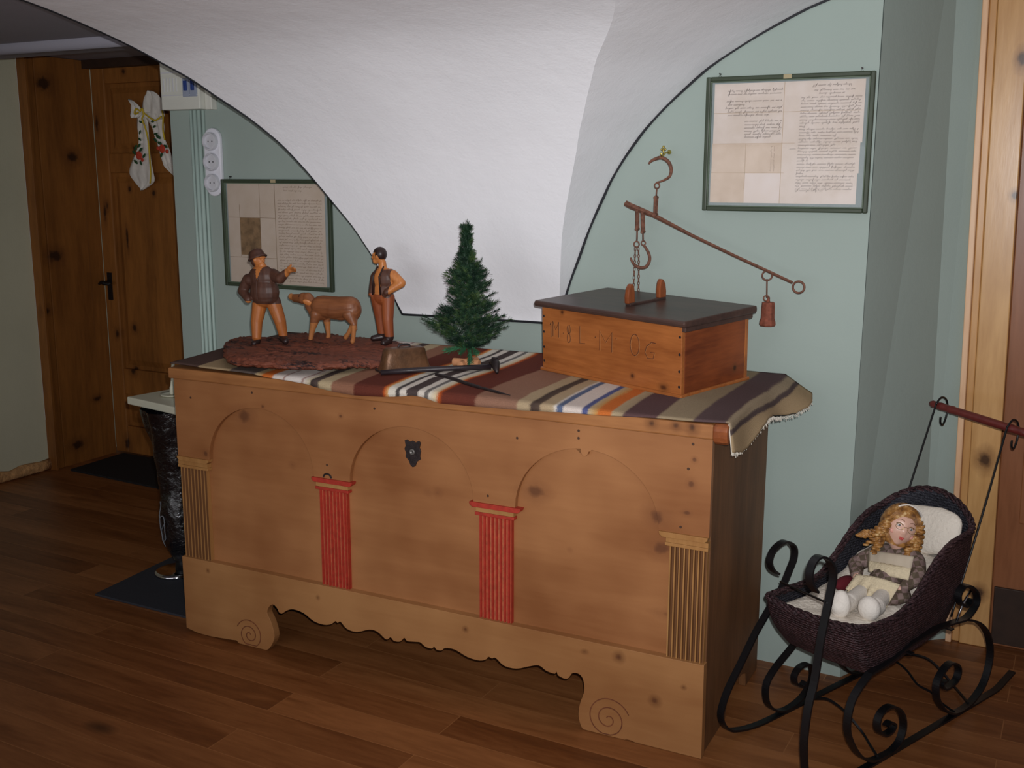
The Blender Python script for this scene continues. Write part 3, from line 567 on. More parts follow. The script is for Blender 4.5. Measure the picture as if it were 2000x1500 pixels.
for lp in me.loops:
    k = lp.vertex_index; uc, b = bpt(k % NU, k//NU); uvl.data[lp.index].uv = (uc-.012*(b-.1)+.010*math.sin(b*6.0)*(1 if uc < -.3 else .4), b)
bk = bpy.data.objects.new('striped_blanket', me); COL.objects.link(bk); me.materials.append(m_blanket)
for p in me.polygons: p.use_smooth = True
bk.location = CHP; bk.rotation_euler = (0, 0, CHR)
md = bk.modifiers.new('solid', 'SOLIDIFY'); md.thickness = .0035; md.offset = 1
tag(bk, 'striped woven wool blanket in brown, white and orange spread over the chest', 'blanket')
mb = M()
for k in range(120):
    b = k/119; e = u_end(b); p = blk(e, b); q = blk(e-.01, b); dr_ = (p-q).normalized()
    L_ = rnd.uniform(.003, .009)*(1.6 if rnd.random() < .12 else 1)
    mb.tube([p-dr_*.002, p+dr_*L_*.6+Vector((0, rnd.uniform(-.003, .003), -.001)), p+dr_*L_+Vector((0, rnd.uniform(-.004, .004), -.003))], .0009, 4)
pts = [blk(.042+(u_end(0)-.042)*k/8, 0)+Vector((.0, -.001, 0)) for k in range(9)]; mb.tube(pts, .0012, 5)
obj('fringe', mb, plain('pale_fringe', (214, 206, 192), .9), bk)

# ------------------------------------------------------------ carved wooden group on a bark slab
cgx = Vector(CHP); RZ = Matrix.Rotation(CHR, 3, 'Z')
def cl(x, y, z): return Vector((x, y, z))    # chest-local helper: objects below are placed in the chest's axes
cg = thing('carved_figure_group', 'carved wooden group of two farmers and a calf on a bark slab', 'carving', CHP, CHR)
m_bark = wood('bark_slab', (120, 66, 48), (40, 25, 25), 'x', 3.2, rough=.6, bumpk=1, dirt=.5, contrast=1.5, grain=.8)
m_carv = wood('carved_ochre_wood', (186, 112, 54), (140, 76, 34), 'z', 2, rough=.5, spec=.4, dirt=.5)
m_carvd = wood('carved_dark_wood', (96, 62, 48), (62, 38, 30), 'z', 2, rough=.5, spec=.45)
m_carvs = wood('carved_skin_wood', (206, 134, 74), (172, 100, 50), 'z', 2, rough=.4)
m_carvk = plain('carved_black_brown', (44, 28, 26), .4, var=.2)
m_calf = wood('carved_calf_wood', (156, 98, 60), (110, 62, 36), 'x', 2, rough=.45, spec=.5, dirt=.5)
sp_ = [(x if x < -1.15 else -1.15+(x+1.15)*.62, y) for x, y in cr(SLAB, 4, True)]; cxs = sum(p[0] for p in sp_)/len(sp_); cys = sum(p[1] for p in sp_)/len(sp_); NS = len(sp_)
mb = M(); lv = [(.93, -.024, .0), (1.0, -.020, .3), (1.015, -.012, .9), (.985, -.003, .9), (.92, .0, .3), (.75, .001, .25), (.55, .0, .2), (.35, .0, .1), (.18, .0, .1), (.02, .0, 0)]
def slabpt(i, j):
    sc, dz, k_ = lv[j]; p = sp_[i]; a = Vector((p[0], p[1], 0))
    n_ = noise.noise(Vector((p[0]*22, p[1]*22, j*.7)))*.5+noise.noise(Vector((p[0]*60, p[1]*60, j*1.7)))*.4
    x = cxs+(p[0]-cxs)*(sc+.03*n_*k_); y = cys+(p[1]-cys)*(sc+.05*n_*k_)
    h = 0
    d2 = ((x+1.53)**2+((y-.45)*1.5)**2)**.5
    if d2 < .13 and dz > -.01: h = .018*(1-d2/.13)
    return Vector((x, min(y, .575), .944+dz*(1 if x < -1.1 else max(.35, 1-(x+1.1)*8))+.004*n_*k_+h-(max(0, x+1.15)*.18)))
mb.grid(NS, len(lv), slabpt, closeu=True)
mb.add([slabpt(i, len(lv)-1) for i in range(NS)], [tuple(range(NS))]); mb.add([slabpt(i, 0) for i in range(NS)], [tuple(range(NS))])
o = obj('bark_base', mb, m_bark, cg, smooth=True)
md = o.modifiers.new('sub', 'SUBSURF'); md.subdivision_type = 'SIMPLE'; md.levels = 2; md.render_levels = 2
tx = bpy.data.textures.new('bark', 'STUCCI'); tx.noise_scale = .012
md = o.modifiers.new('dis', 'DISPLACE'); md.texture = tx; md.strength = .011; md.mid_level = .6; md.texture_coords = 'LOCAL'
def P3(D, k, v, dx=0, dz=0): a = D[k]; return Vector((a[0]+dx, v, a[1]+dz))

def farmer_pointing():
    D = MAN1; v = .28; mb = M(1.2); HS = 1.2
    # legs
    hl, hr = P3(D, 'hipL', v+.0, .0), P3(D, 'hipR', v+.012, -.004)
    mb.cap(hl, P3(D, 'knL', v-.012), .021, .0165); mb.cap(P3(D, 'knL', v-.012), P3(D, 'anL', v-.022), .0165, .0125)
    mb.cap(hr, P3(D, 'knR', v+.014, .004), .021, .0165); mb.cap(P3(D, 'knR', v+.014, .004), P3(D, 'anR', v+.018), .0165, .0125)
    mb.cap(P3(D, 'anL', v-.022, 0, -.007), P3(D, 'anL', v-.05, .012, -.012), .0115, .009); mb.cap(P3(D, 'anR', v+.018, 0, -.012), P3(D, 'anR', v-.002, .026, -.018), .0115, .009)
    # torso with a loose jacket
    mb.ell(P3(D, 'hem', v, -.025, .012), (.040, .030, .022)); mb.ell(P3(D, 'belly', v, -.006, 0), (.044, .034, .044)); mb.ell(P3(D, 'chest', v, 0, .004), (.043, .028, .036))
    mb.cap(P3(D, 'shL', v-.01, .008, -.008), P3(D, 'shR', v+.01, -.012, -.010), .018, .017)
    mb.cap(P3(D, 'chest', v, 0, .018), P3(D, 'neck', v, 0, .008), .016, .0115)
    # arms
    mb.cap(P3(D, 'shR', v+.01, -.004, -.008), P3(D, 'elR', v-.01, .004, -.004), .018, .0145); mb.cap(P3(D, 'elR', v-.01, .004, -.004), P3(D, 'wrR', v-.012, 0, 0), .0145, .0095)
    mb.cap(P3(D, 'shL', v-.01, 0, -.008), P3(D, 'elL', v-.012, .012, .002), .017, .0145); mb.cap(P3(D, 'elL', v-.012, .012, .002), P3(D, 'wrL', v-.034, 0, 0), .0145, .010)
    w1 = P3(D, 'wrR', v-.012); h1 = P3(D, 'haR', v-.018)
    mb.cap(w1, h1, .0078, .0082)
    for k, (dy, dz, L_) in enumerate(((-.005, .004, .024), (-.002, .001, .027), (.002, -.002, .025), (.005, -.005, .020))): mb.cap(h1+Vector((0, dy, dz)), h1+Vector((L_, dy*1.6-.006, dz*1.3+.003)), .0034, .0026, 8, 3)
    mb.cap(h1+Vector((-.006, -.004, .005)), h1+Vector((.010, -.008, .016)), .0036, .0028, 8, 3)
    # head turned to the right, looking up a little
    c = P3(D, 'head', v, .004, -.004); ro = Matrix.Rotation(-.25, 3, 'Y')
    mb.ell(c, (.0185, .0165, .0225), ro); mb.ell(c+HS*Vector((.012, -.003, -.014)), (.010, .010, .010)); mb.cap(c+HS*Vector((.017, -.004, .002)), c+HS*Vector((.0205, -.005, -.004)), .0032, .0036, 8, 3)
    mb.cap(c+HS*Vector((.015, -.010, .006)), c+HS*Vector((.019, .003, .006)), .0035, .0035, 8, 3); mb.ell(c+HS*Vector((.0165, -.004, -.0125)), (.006, .007, .0025))
    mb.ell(c+HS*Vector((-.001, -.0165, -.001)), (.004, .003, .006))
    me = fused(mb, .0022, 1)
    hemz = D['hem'][1]
    def z_(p):
        if p.z < .958 and p.x < -1.60 or p.z < .970 and p.x >= -1.60: return 3
        if (p-c).length < .040 and p.z > c.z-.030: return 2
        if p.x > -1.513 and p.z > 1.17: return 2
        if (p-P3(D, 'wrL', v-.034)).length < .016 and p.z < 1.086: return 2
        if p.z > hemz-.006+.012*max(0, (-1.63-p.x)/.05) : 
            if abs(p.x-(D['neck'][0]+.004)) < .010*(p.z-1.15)/.04 and p.z > 1.155 and p.y < v: return 2
            return 1
        return 0
    zones(me, z_)
    b = link('farmer_pointing', me, [m_carv, m_carvd, m_carvs, m_carvk], cg, smooth=True); b['label'] = 'farmer in hat and dark jacket with outstretched arm'
    # hat
    mb = M(); up = Vector((-.35, 0, .94)).normalized(); q = up.to_track_quat('Z', 'Y').to_matrix().to_4x4(); mt = Matrix.Translation(c+up*.006+Vector((-.002, 0, 0))) @ q @ Matrix.Scale(1.2, 4)
    mb.lathe([(.0005, .001), (.021, .0), (.0265, -.003), (.0275, .000), (.022, .005), (.0205, .012), (.017, .020), (.009, .0235), (.0001, .024)], 22, mt=mt); obj('hat', mb, m_carvd, b, smooth=True)
    mb = M(1.2); mb.ell(c+HS*Vector((-.009, .001, -.005)), (.013, .0170, .0165)); obj('hair', mb, m_carvd, b, smooth=True)
    mb = M(); nk = P3(D, 'neck', v)
    for sx in (-1, 1): mb.cap(nk+Vector((sx*.011, -.006, .001)), nk+Vector((.002+sx*.004, -.034, -.034)), .0045, .003, 8, 3)
    mb.cap(nk+Vector((.003, -.036, -.036)), P3(D, 'hem', v-.044, -.022, .012), .0016, .0016, 6, 2)
    obj('jacket_lapel', mb, m_carvd, b, smooth=True)
farmer_pointing()

def farmer_vest():
    D = MAN2; v = .45; mb = M(1.17); HS = 1.18
    mb.cap(P3(D, 'hipL', v), P3(D, 'knL', v+.008), .0195, .015); mb.cap(P3(D, 'knL', v+.008), P3(D, 'anL', v+.012), .015, .012)
    mb.cap(P3(D, 'hipR', v), P3(D, 'knR', v-.012), .0195, .016); mb.cap(P3(D, 'knR', v-.012), P3(D, 'anR', v-.012, .003), .016, .013)
    mb.cap(P3(D, 'anL', v+.012, 0, -.012), P3(D, 'anL', v-.006, -.022, -.016), .0115, .009); mb.cap(P3(D, 'anR', v-.012, 0, -.012), P3(D, 'anR', v-.036, -.004, -.016), .012, .0095)
    mb.ell((D['hipL'][0]+.021, v, D['hipL'][1]+.008), (.034, .024, .026)); mb.ell(P3(D, 'belly', v), (.033, .023, .034)); mb.ell(P3(D, 'chest', v, .003, 0), (.037, .024, .034))
    mb.cap(P3(D, 'shL', v, .012, -.004), P3(D, 'shR', v, -.014, -.006), .0155, .0165); mb.cap(P3(D, 'chest', v, 0, .02), P3(D, 'neck', v, 0, .012), .014, .0105)
    mb.cap(P3(D, 'shR', v, -.004, -.008), P3(D, 'elR', v+.004, -.004, 0), .0155, .0135); mb.cap(P3(D, 'elR', v+.004, -.004, 0), P3(D, 'wrR', v-.024), .0135, .009)
    mb.cap(P3(D, 'shL', v, .006, -.008), P3(D, 'elL', v+.004, .010, 0), .0145, .012); mb.cap(P3(D, 'elL', v+.004, .010, 0), P3(D, 'wrL', v-.018, .004, 0), .012, .008)
    for W_, s_ in ((P3(D, 'wrR', v-.024), 1), (P3(D, 'wrL', v-.018, .004, 0), -1)):
        for k in range(4): mb.cap(W_+Vector((-s_*.004, -.002, .002-k*.0035)), W_+Vector((-s_*.014, -.001+k*.0012, -.010-k*.003)), .0034, .0028, 8, 3)
    c = P3(D, 'head', v, .000, -.002)
    mb.ell(c, (.0175, .0165, .0215)); mb.ell(c+HS*Vector((-.009, -.004, -.0135)), (.009, .010, .009)); mb.cap(c+HS*Vector((-.0165, -.005, .001)), c+HS*Vector((-.0190, -.006, -.005)), .003, .0034, 8, 3)
    mb.cap(c+HS*Vector((-.013, -.011, .005)), c+HS*Vector((-.016, .002, .005)), .003, .003, 8, 3); mb.ell(c+HS*Vector((-.015, -.004, -.0125)), (.0045, .006, .002)); mb.ell(c+HS*Vector((.003, -.0165, -.002)), (.004, .003, .006))
    me = fused(mb, .0022, 1)
    wz = D['hipL'][1]+.016
    def z_(p):
        if p.z < .976 and p.y > .445-.03 and p.x < -1.262 or p.z < .972 and p.x >= -1.262: return 3
        if (p-c).length < .036 and p.z > c.z-.029: return 2
        if p.z < wz and not ((p-P3(D, 'wrR', v-.024)).length < .02): return 0
        if p.x > D['shR'][0]-.004+(D['shR'][1]-p.z)*-.0 and p.z < 1.196 and p.x > -1.222-(1.18-p.z)*.12: return 2
        if p.x < -1.304: return 1
        if abs(p.x-(-1.268)) < .012+.0*p.z and p.y < v: return 2
        if p.z > 1.192: return 2
        return 1
    zones(me, z_)
    b = link('farmer_in_vest', me, [wood('carved_redbrown_wood', (158, 84, 42), (118, 54, 28), 'z', 2, rough=.5, spec=.4), m_carvd, m_carvs, m_carvk], cg, smooth=True); b['label'] = 'bareheaded farmer in open vest, hand in pocket'
    mb = M(1.18); mb.ell(c+HS*Vector((.002, .001, .005)), (.0192, .0182, .0200)); 
    me2 = mb.mesh('hair'); bm = bmesh.new(); bm.from_mesh(me2)
    bmesh.ops.delete(bm, geom=[q for q in bm.verts if (q.co.x-c.x < -.007 and q.co.z-c.z < .012) or q.co.z-c.z < -.017], context='VERTS'); bm.to_mesh(me2); bm.free()
    link('hair', me2, m_carvk, b, smooth=True, solid=.002)
    mb = M()
    for sx in (-1, 1): mb.tube([P3(D, 'neck', v-.012, sx*.012, 0), P3(D, 'chest', v-.031, -.006+sx*.012, .01), P3(D, 'belly', v-.030, -.006+sx*.015, -.012)], .0028, 6)
    obj('vest_edge', mb, m_carvk, b, smooth=True)
farmer_vest()

def calf():
    D = CALF; v = .41; mb = M(1.16)
    mb.cap(P3(D, 'wither', v, .008, -.010), P3(D, 'back', v, 0, -.012), .032, .033); mb.cap(P3(D, 'back', v, 0, -.014), P3(D, 'rump', v, 0, -.010), .034, .031); mb.ell(P3(D, 'rump', v, .006, -.018), (.030, .026, .033))
    mb.cap(P3(D, 'shF', v, .012, .010), P3(D, 'brisk', v, .010, .006), .029, .021); mb.cap(P3(D, 'brisk', v, .012, .010), P3(D, 'neck', v, -.004, .004), .022, .020)
    mb.cap(P3(D, 'neck', v, 0, .004), P3(D, 'poll', v, .006, -.010), .020, .0165); mb.ell(P3(D, 'head', v, .012, -.004), (.021, .0165, .0175), Matrix.Rotation(-.15, 3, 'Y'))
    mb.cap(P3(D, 'head', v, .006, -.005), P3(D, 'muz', v, -.001, -.001), .0145, .0105); mb.ell(P3(D, 'nose', v, .004, -.001), (.009, .0105, .010)); mb.cap(P3(D, 'muz', v, 0, -.010), P3(D, 'head', v, .006, -.014), .006, .008)
    dy = .018
    mb.cap(P3(D, 'shF', v-dy, .004, 0), P3(D, 'kF1', v-dy-.004, .0), .017, .0085); mb.cap(P3(D, 'kF1', v-dy-.004), P3(D, 'hF1', v-dy-.006, 0, .008), .0088, .0062)
    mb.cap(P3(D, 'shF', v+dy, .018, 0), P3(D, 'kF2', v+dy), .015, .008); mb.cap(P3(D, 'kF2', v+dy), P3(D, 'hF2', v+dy, 0, .004), .0082, .006)
    mb.cap(P3(D, 'hipH', v-dy*.8, 0, -.002), P3(D, 'kH1', v-dy, .001), .021, .0085); mb.cap(P3(D, 'kH1', v-dy, .001), P3(D, 'hH1', v-dy, 0, .004), .0085, .006)
    mb.cap(P3(D, 'hipH', v+dy*.8, -.006, -.004), P3(D, 'kH2', v+dy), .019, .008); mb.cap(P3(D, 'kH2', v+dy), P3(D, 'hH2', v+dy, 0, .002), .008, .006)
    for k, w_ in (('hF1', v-dy-.006), ('hF2', v+dy), ('hH1', v-dy), ('hH2', v+dy)): mb.cap(P3(D, k, w_, -.001, .006), P3(D, k, w_, -.003, -.001), .0066, .0072, 10, 3)
    mb.ell(P3(D, 'back', v, .02, -.040), (.026, .018, .012))
    me = fused(mb, .0024, 3)
    cz = D['hF1'][1]
    zones(me, lambda p: 1 if (p.z < 1.006 or (p.x < D['nose'][0]+.016)) else 0)
    b = link('calf', me, [m_calf, wood('carved_pale_leg', (196, 132, 82), (160, 100, 56), 'z', 2, rough=.35)], cg, smooth=True)
    for s_ in (-1, 1):
        mb = M(); e = P3(D, 'ear', v+s_*.017, .0, .014); mb.ell(e+Vector((.012, s_*.008, -.006)), (.017, .0035, .0095), Matrix.Rotation(.5, 3, 'Y') @ Matrix.Rotation(-s_*.5, 3, 'Z')); obj('ear', mb, m_carvs, b, smooth=True)
        mb = M(); mb.ell(P3(D, 'head', v+s_*.0150, .004, .004), (.0030, .0020, .0026), n=8, m=6); obj('eye', mb, m_carvk, b, smooth=True)
    mb = M(); t0 = P3(D, 'tail', v, -.004, .002); mb.tube(cr([t0, t0+Vector((.006, 0, -.01)), t0+Vector((.005, -.001, -.035)), t0+Vector((.002, -.002, -.062)), t0+Vector((.003, -.002, -.078))], 5), .0026, 7); obj('tail', mb, m_calf, b, smooth=True)
calf()

# ------------------------------------------------------------ little fir tree
tr = thing('artificial_fir_tree', 'small dark green artificial fir tree on a crossed log stand', 'christmas tree', RZ @ Vector((-.868, .33, .9205))+cgx, CHR)
m_twig = plain('fir_twig', (58, 48, 34), .8); m_birch = plain('pale_log', (196, 138, 98), .7, var=.2, vs=60); m_logend = plain('sawn_log_end', (206, 130, 74), .7)
def needle_mat():
    t = NT('fir_needles'); f = t.noise(t.coord(), 26, 2); c = t.ramp(f, [(.32, lin((18, 36, 28))), (.52, lin((34, 62, 40))), (.7, lin((72, 92, 48)))]); return t.fin(c, .6, 0, .3)
m_needle = needle_mat()
m_needle2 = plain('new_fir_needles', (58, 112, 76), .6, var=.25, vs=60)
TX, TZT = -.010, .430
mb = M(); mb.tube([(0, 0, .02), (-.004, 0, .15), (-.006, 0, .30), (-.010, 0, TZT-.03)], [.006, .0045, .003, .0015], 7); obj('trunk', mb, m_twig, tr)
WID = [(.045, .02), (.05, .072), (.08, .092), (.13, .098), (.17, .086), (.20, .072), (.24, .068), (.28, .058), (.30, .040), (.33, .030), (.35, .018), (.38, .012), (.41, .010), (.432, .005)]
mb = M(); rn = random.Random(3)
def needles(p0, p1, n, L_, w_=.0011):
    d = p1-p0
    for k in range(n):
        t = rn.random(); p = p0+d*t; a = Vector((rn.gauss(0, 1), rn.gauss(0, 1), rn.gauss(0, 1))); dn = d.normalized(); a = (a-dn*a.dot(dn)).normalized()
        q = p+(a*.8+dn*.7).normalized()*L_*rn.uniform(.7, 1.2); s_ = a.cross(dn).normalized()*w_
        mb.add([p-s_, p+s_, q+s_*.3, q-s_*.3], [(0, 1, 2, 3)])
tips = []
for k in range(430):
    z = .06+(.425-.06)*(rn.random()**1.15); wd = lerp(WID, z); a = rn.random()*2*PI
    lump = 1+.62*noise.noise(Vector((math.cos(a)*1.9, math.sin(a)*1.9, z*22)))
    r1 = wd*rn.uniform(.80, 1.04)*lump; dirv = Vector((math.cos(a), math.sin(a), .45 if z < .3 else 1.1)).normalized()
    tip = Vector((-.010*z/.43+r1*math.cos(a), r1*math.sin(a)*.95, z+r1*.25)); L_ = min(.045, r1*.8+.008); base = tip-dirv*L_
    mb.tube([base, tip], [.0014, .0008], 4); needles(base, tip+dirv*.003, 46, .0125 if z < .33 else .0095)
    if rn.random() < .55:
        for s_ in (-1, 1):
            t2 = base+(tip-base)*.5+Vector((-math.sin(a)*s_, math.cos(a)*s_, .25))*.016; needles(base+(tip-base)*.25, t2, 24, .011)
for k in range(26):
    z = .05+.36*k/25; needles(Vector((0, 0, z)), Vector((-.004, 0, z+.03)), 26, min(.02, lerp(WID, z)*.8+.006))
obj('fir_foliage', mb, m_needle, tr)
mb = M()
for a, L_ in ((3.2, .078), (3.6, .066), (4.3, .045), (5.6, .04)): needles(Vector((0, 0, .066)), Vector((math.cos(a)*L_*1.1, math.sin(a)*L_*.6, .042)), 190, .014)
needles(Vector((.012, -.02, .062)), Vector((.026, -.052, .006)), 150, .013); needles(Vector((.012, -.02, .05)), Vector((.030, -.050, .02)), 120, .014)
obj('lower_sprig', mb, m_needle2, tr)
for nm, a, b, r_ in (('log', (-.042, -.028, .0125), (.046, -.024, .0125), .0125), ('log', (-.004, -.055, .0105), (-.002, .045, .0105), .0105)):
    mb = M(); mb.tube([a, b], r_, 14); o = obj(nm, mb, m_birch, tr, bevel=.001)

# ------------------------------------------------------------ old metal bell, pick hammer and iron spike in front
def cth(name, label, cat, x, y, z, rz=0): return thing(name, label, cat, RZ @ Vector((x, y, z))+cgx, CHR+rz)
bl = cth('iron_bell', 'squat rusty sheet-iron bell shape beside the bark slab', 'bell', -1.026, .204, .9135, .92)
m_bell = plain('brown_sheet_iron', (104, 72, 48), .42, .35, var=.5, vs=24, bump=.4, bs=120)
mb = M()
def rrect(w_, d_, z, n=32):
    out = []
    for k in range(n):
        a = 2*PI*k/n; c_, s_ = math.cos(a), math.sin(a); e = .35
        out.append(Vector((w_*math.copysign(abs(c_)**e, c_), d_*math.copysign(abs(s_)**e, s_), z)))
    return out
lev = [(.082, .036, 0), (.080, .035, .004), (.074, .031, .012), (.066, .027, .045), (.062, .025, .064), (.056, .021, .0685), (.02, .01, .070)]
rs = [rrect(a, b, z) for a, b, z in lev]; mb.grid(32, len(rs), lambda i, j: rs[j][i], closeu=True); mb.add(rs[-1], [tuple(range(32))])
obj('bell_body', mb, m_bell, bl, smooth=True, solid=.002)
mb = M(); mb.tube(cr([(-.076, -.032, .003), (0, -.0365, .003), (.076, -.032, .003), (.082, 0, .003), (.076, .033, .003), (0, .037, .003), (-.076, .033, .003), (-.082, 0, .003)], 6, True), .0028, 6, closed=True); obj('bell_rim', mb, m_darkiron, bl, smooth=True)
mb = M(); mb.tube(cr([(-.018, 0, .068), (-.014, 0, .078), (.014, 0, .078), (.018, 0, .068)], 5), .003, 7); obj('bell_loop', mb, m_darkiron, bl, smooth=True)
hm = cth('hammer', 'small dark iron-headed hammer with slim handle lying before the tree', 'hammer', -.90, .17, .9135)
A_, B_ = Vector((-.143, -.070, .007)), Vector((.125, .122, .016))
mb = M(); mb.tube([A_, A_.lerp(B_, .3)+Vector((0, 0, .002)), A_.lerp(B_, .7)+Vector((0, 0, .002)), B_], [.0075, .0085, .0075, .0085], 10); obj('handle', mb, plain('blackened_handle', (46, 38, 42), .4, var=.3, bump=.3), hm, smooth=True)
hd = (B_-A_).normalized(); sd = Vector((-hd.y, hd.x, 0)).normalized()
mb = M(); H = B_+hd*.012
mb.tube([H+sd*.030+Vector((0, 0, .004)), H+sd*.014+Vector((0, 0, .012)), H-sd*.010+Vector((0, 0, .012)), H-sd*.034+Vector((0, 0, .001)), H-sd*.050+Vector((0, 0, -.010))], [.014, .013, .014, .010, .004], 10); obj('hammer_head', mb, m_darkiron, hm, smooth=True)
mb = M(); mb.tube([H+Vector((0, 0, -.004)), H+Vector((0, 0, .028))], .010, 10); obj('head_socket', mb, m_darkiron, hm, smooth=True)
spk = cth('iron_spike', 'thin tapering dark spike crossing under the hammer handle', 'spike', -.72, .09, .9100)
mb = M(); mb.tube(cr([(-.17, .075, .006), (-.10, .045, .006), (0, -.01, .0045), (.08, -.045, .003), (.150, -.073, .002)], 5), [.0065]*6+[.0055]*6+[.0042]*5+[.003, .0022, .0016, .0012], 8); obj('spike_rod', mb, m_darkiron, spk, smooth=True)

# ------------------------------------------------------------ carved box with lettering
bxo = RZ @ Vector((-.144, .184, .9130))+cgx; BR = CHR-math.radians(20.0)
m_box = wood('honey_box_wood', (178, 108, 56), (134, 74, 34), 'x', 1.4, [(-.44, 0, .185, .006, 1), (-.06, 0, .02, .008, 1.5), (-.17, 0, .035, .006, 1)], rough=.33, spec=.45, dirt=.6, kcol=(70, 34, 18))
m_boxend = wood('box_end_wood', (146, 76, 38), (92, 42, 22), 'y', 1.4, [(.0, .24, .045, .008, 1)], rough=.33, spec=.45, dirt=.8)
m_boxlid = wood('box_lid_wood', (84, 62, 54), (52, 38, 36), 'x', 1.2, rough=.38, spec=.4)
m_horn = wood('lid_handle_wood', (150, 82, 44), (90, 44, 26), 'z', 2, rough=.4)
BW, BD, BH = .523, .300, .192
bx = thing('carved_box', 'lidded wooden box carved with an old inscription on the blanket', 'box', bxo, BR)
bx.rotation_euler = (Matrix.Rotation(CHR, 3, 'Z') @ Matrix.Rotation(.0433, 3, 'X') @ Matrix.Rotation(-math.radians(20.0), 3, 'Z')).to_euler()
mb = M(); mb.box(-BW, 0, 0, .014, .008, BH); obj('box_front', mb, m_box, bx, bevel=.0015)
mb = M(); mb.box(-BW, 0, BD-.014, BD, .008, BH); obj('box_back', mb, m_box, bx, bevel=.0015)
for a, b in ((-.014, .0), (-BW, -BW+.014)):
    mb = M(); mb.box(a, b, .0145, BD-.0145, .008, BH); obj('box_end', mb, m_boxend, bx, bevel=.0015)
mb = M(); mb.box(-BW-.006, .006, -.006, BD+.006, 0, .010); obj('box_base', mb, m_box, bx, bevel=.003)
mb = M(); mb.prism([(-.014, -.009), (-.017, .0), (-.014, .009), (BD+.010, .012), (BD+.012, .0), (BD+.01, -.009)], -BW-.018, .020, lambda p, q: (q, p[0], BH+.0105+p[1])); ld = obj('box_lid', mb, m_boxlid, bx, bevel=.004)
mb = M(); mb.box(.002, .014, -.004, BD, BH-.012, BH+.001); obj('lid_batten', mb, m_boxlid, ld, bevel=.002)
# two horn-shaped grips on a small bar
mb = M(); mb.box(-.272, -.252, .085, .245, BH+.020, BH+.028); obj('grip_bar', mb, m_boxlid, ld, bevel=.002)
for yb, s_ in ((.095, 1), (.232, -1)):
    hp = [(-.016, 0), (-.017, .018), (-.013, .040), (-.004, .054), (.004, .056), (.010, .046), (.013, .028), (.013, 0)]
    mb = M(); mb.prism([(yb+s_*p, h) for p, h in hp], -.270, -.254, lambda p, q: (q, p[0], BH+.026+p[1])); obj('grip', mb, m_horn, ld, bevel=.003)
# carved letters
GL = {'1': [[(.1, .8), (.3, 1), (.3, 0)]], 'M': [[(0, 0), (0, 1), (.5, .45), (1, 1), (1, 0)]], 'L': [[(.1, 1), (.1, 0), (.8, .02)]], 'O': [[(.5+.45*math.cos(t*PI/8), .5+.5*math.sin(t*PI/8)) for t in range(17)]],
      'G': [[(.95, .95), (.6, .98), (.2, .7), (.05, .35), (.3, .02), (.75, .05), (.85, .4), (.5, .38)]], '8': [[(.5+.3*math.sin(t*PI/6)*(1 if t < 12 else -1), .75+.25*math.cos(t*PI/6) if t < 12 else .25+.25*math.cos(t*PI/6)) for t in range(25)]],
      '.': [[(.4, .45), (.6, .55), (.6, .45), (.4, .55)]]}
m_cut = plain('carved_cut', (84, 42, 22), .8, var=.3); m_cutl = plain('carved_cut_edge', (176, 122, 72), .6, var=.3)
for ch_, x, z, w_, h in (('1', -.492, .105, .02, .045), ('M', -.478, .108, .024, .046), ('.', -.440, .112, .010, .022), ('8', -.424, .098, .022, .052), ('L', -.372, .102, .030, .050), ('.', -.316, .116, .014, .022), ('M', -.292, .092, .046, .056), ('.', -.236, .122, .012, .022), ('O', -.180, .094, .036, .060), ('G', -.128, .092, .042, .048)):
    mb = M(); mbl = M()
    for st in GL[ch_]:
        pts = [(x+p*w_, z+q*h) for p, q in st]; mb.strip(pts, .0008, .0022, lambda p, q: (p[0], -.0003+q, p[1])); mbl.strip([(a+.0018, b-.0008) for a, b in pts], .0006, .0009, lambda p, q: (p[0], -.0003+q, p[1]))
    o = obj('carved_letter' if ch_ != '.' else 'carved_dot', mb, m_cut, bx); obj('cut_edge', mbl, m_cutl, o)
nails(bx, [(x, z) for z in (.165, .118, .072, .03) for x in (-.007, -BW+.007)], .004, lambda p: Matrix.Translation((p[0], 0, p[1])) @ Matrix.Rotation(PI/2, 4, 'X'), m_darkiron)
# ------------------------------------------------------------ steelyard on the wall
YW = -.062
def wy(p, q=0): return Vector((p[0], YW+q, p[1]))
t = thing('brass_wall_hook', 'small ornate brass hook holding the rusty steelyard on the wall', 'hook', (-.0155, 0, 1.565))
mb = M(); mb.lathe([(.0001, 0), (.006, 0), (.007, .004), (.004, .008), (.003, .012)], 12, mt=Matrix.Rotation(PI/2, 4, 'X')); obj('hook_base', mb, m_brass, t, smooth=True)
mb = M(); mb.tube([(0, -.010, 0), (0, -.035, -.002), (0, -.056, -.012), (0, -.066, -.013), (0, -.073, -.004)], .0028, 8); obj('hook_pin', mb, m_brass, t, smooth=True)
mb = M()
for x, z, r in ((0, .014, .005), (0, .005, .005), (-.006, .007, .0038), (.006, .007, .0038)): mb.ell((x, -.052, z), (r*.8, .003, r), n=10, m=8)
mb.tube([(0, -.052, -.010), (0, -.052, .012)], .0025, 7); obj('hook_ornament', mb, m_brass, t, smooth=True)
sy = thing('steelyard_scale', 'rusty iron steelyard hanging slanted on the green wall', 'balance scale', (0, 0, 0))
mb = M(); p_ = cr([wy(p) for p in ST_HOOK[:9]], 5); mb.tube([Vector(p) for p in p_], [.0028+.0030*math.sin(PI*min(1, i/len(p_)*1.1)) for i in range(len(p_))], 8); obj('top_hook', mb, m_rust, sy, smooth=True)
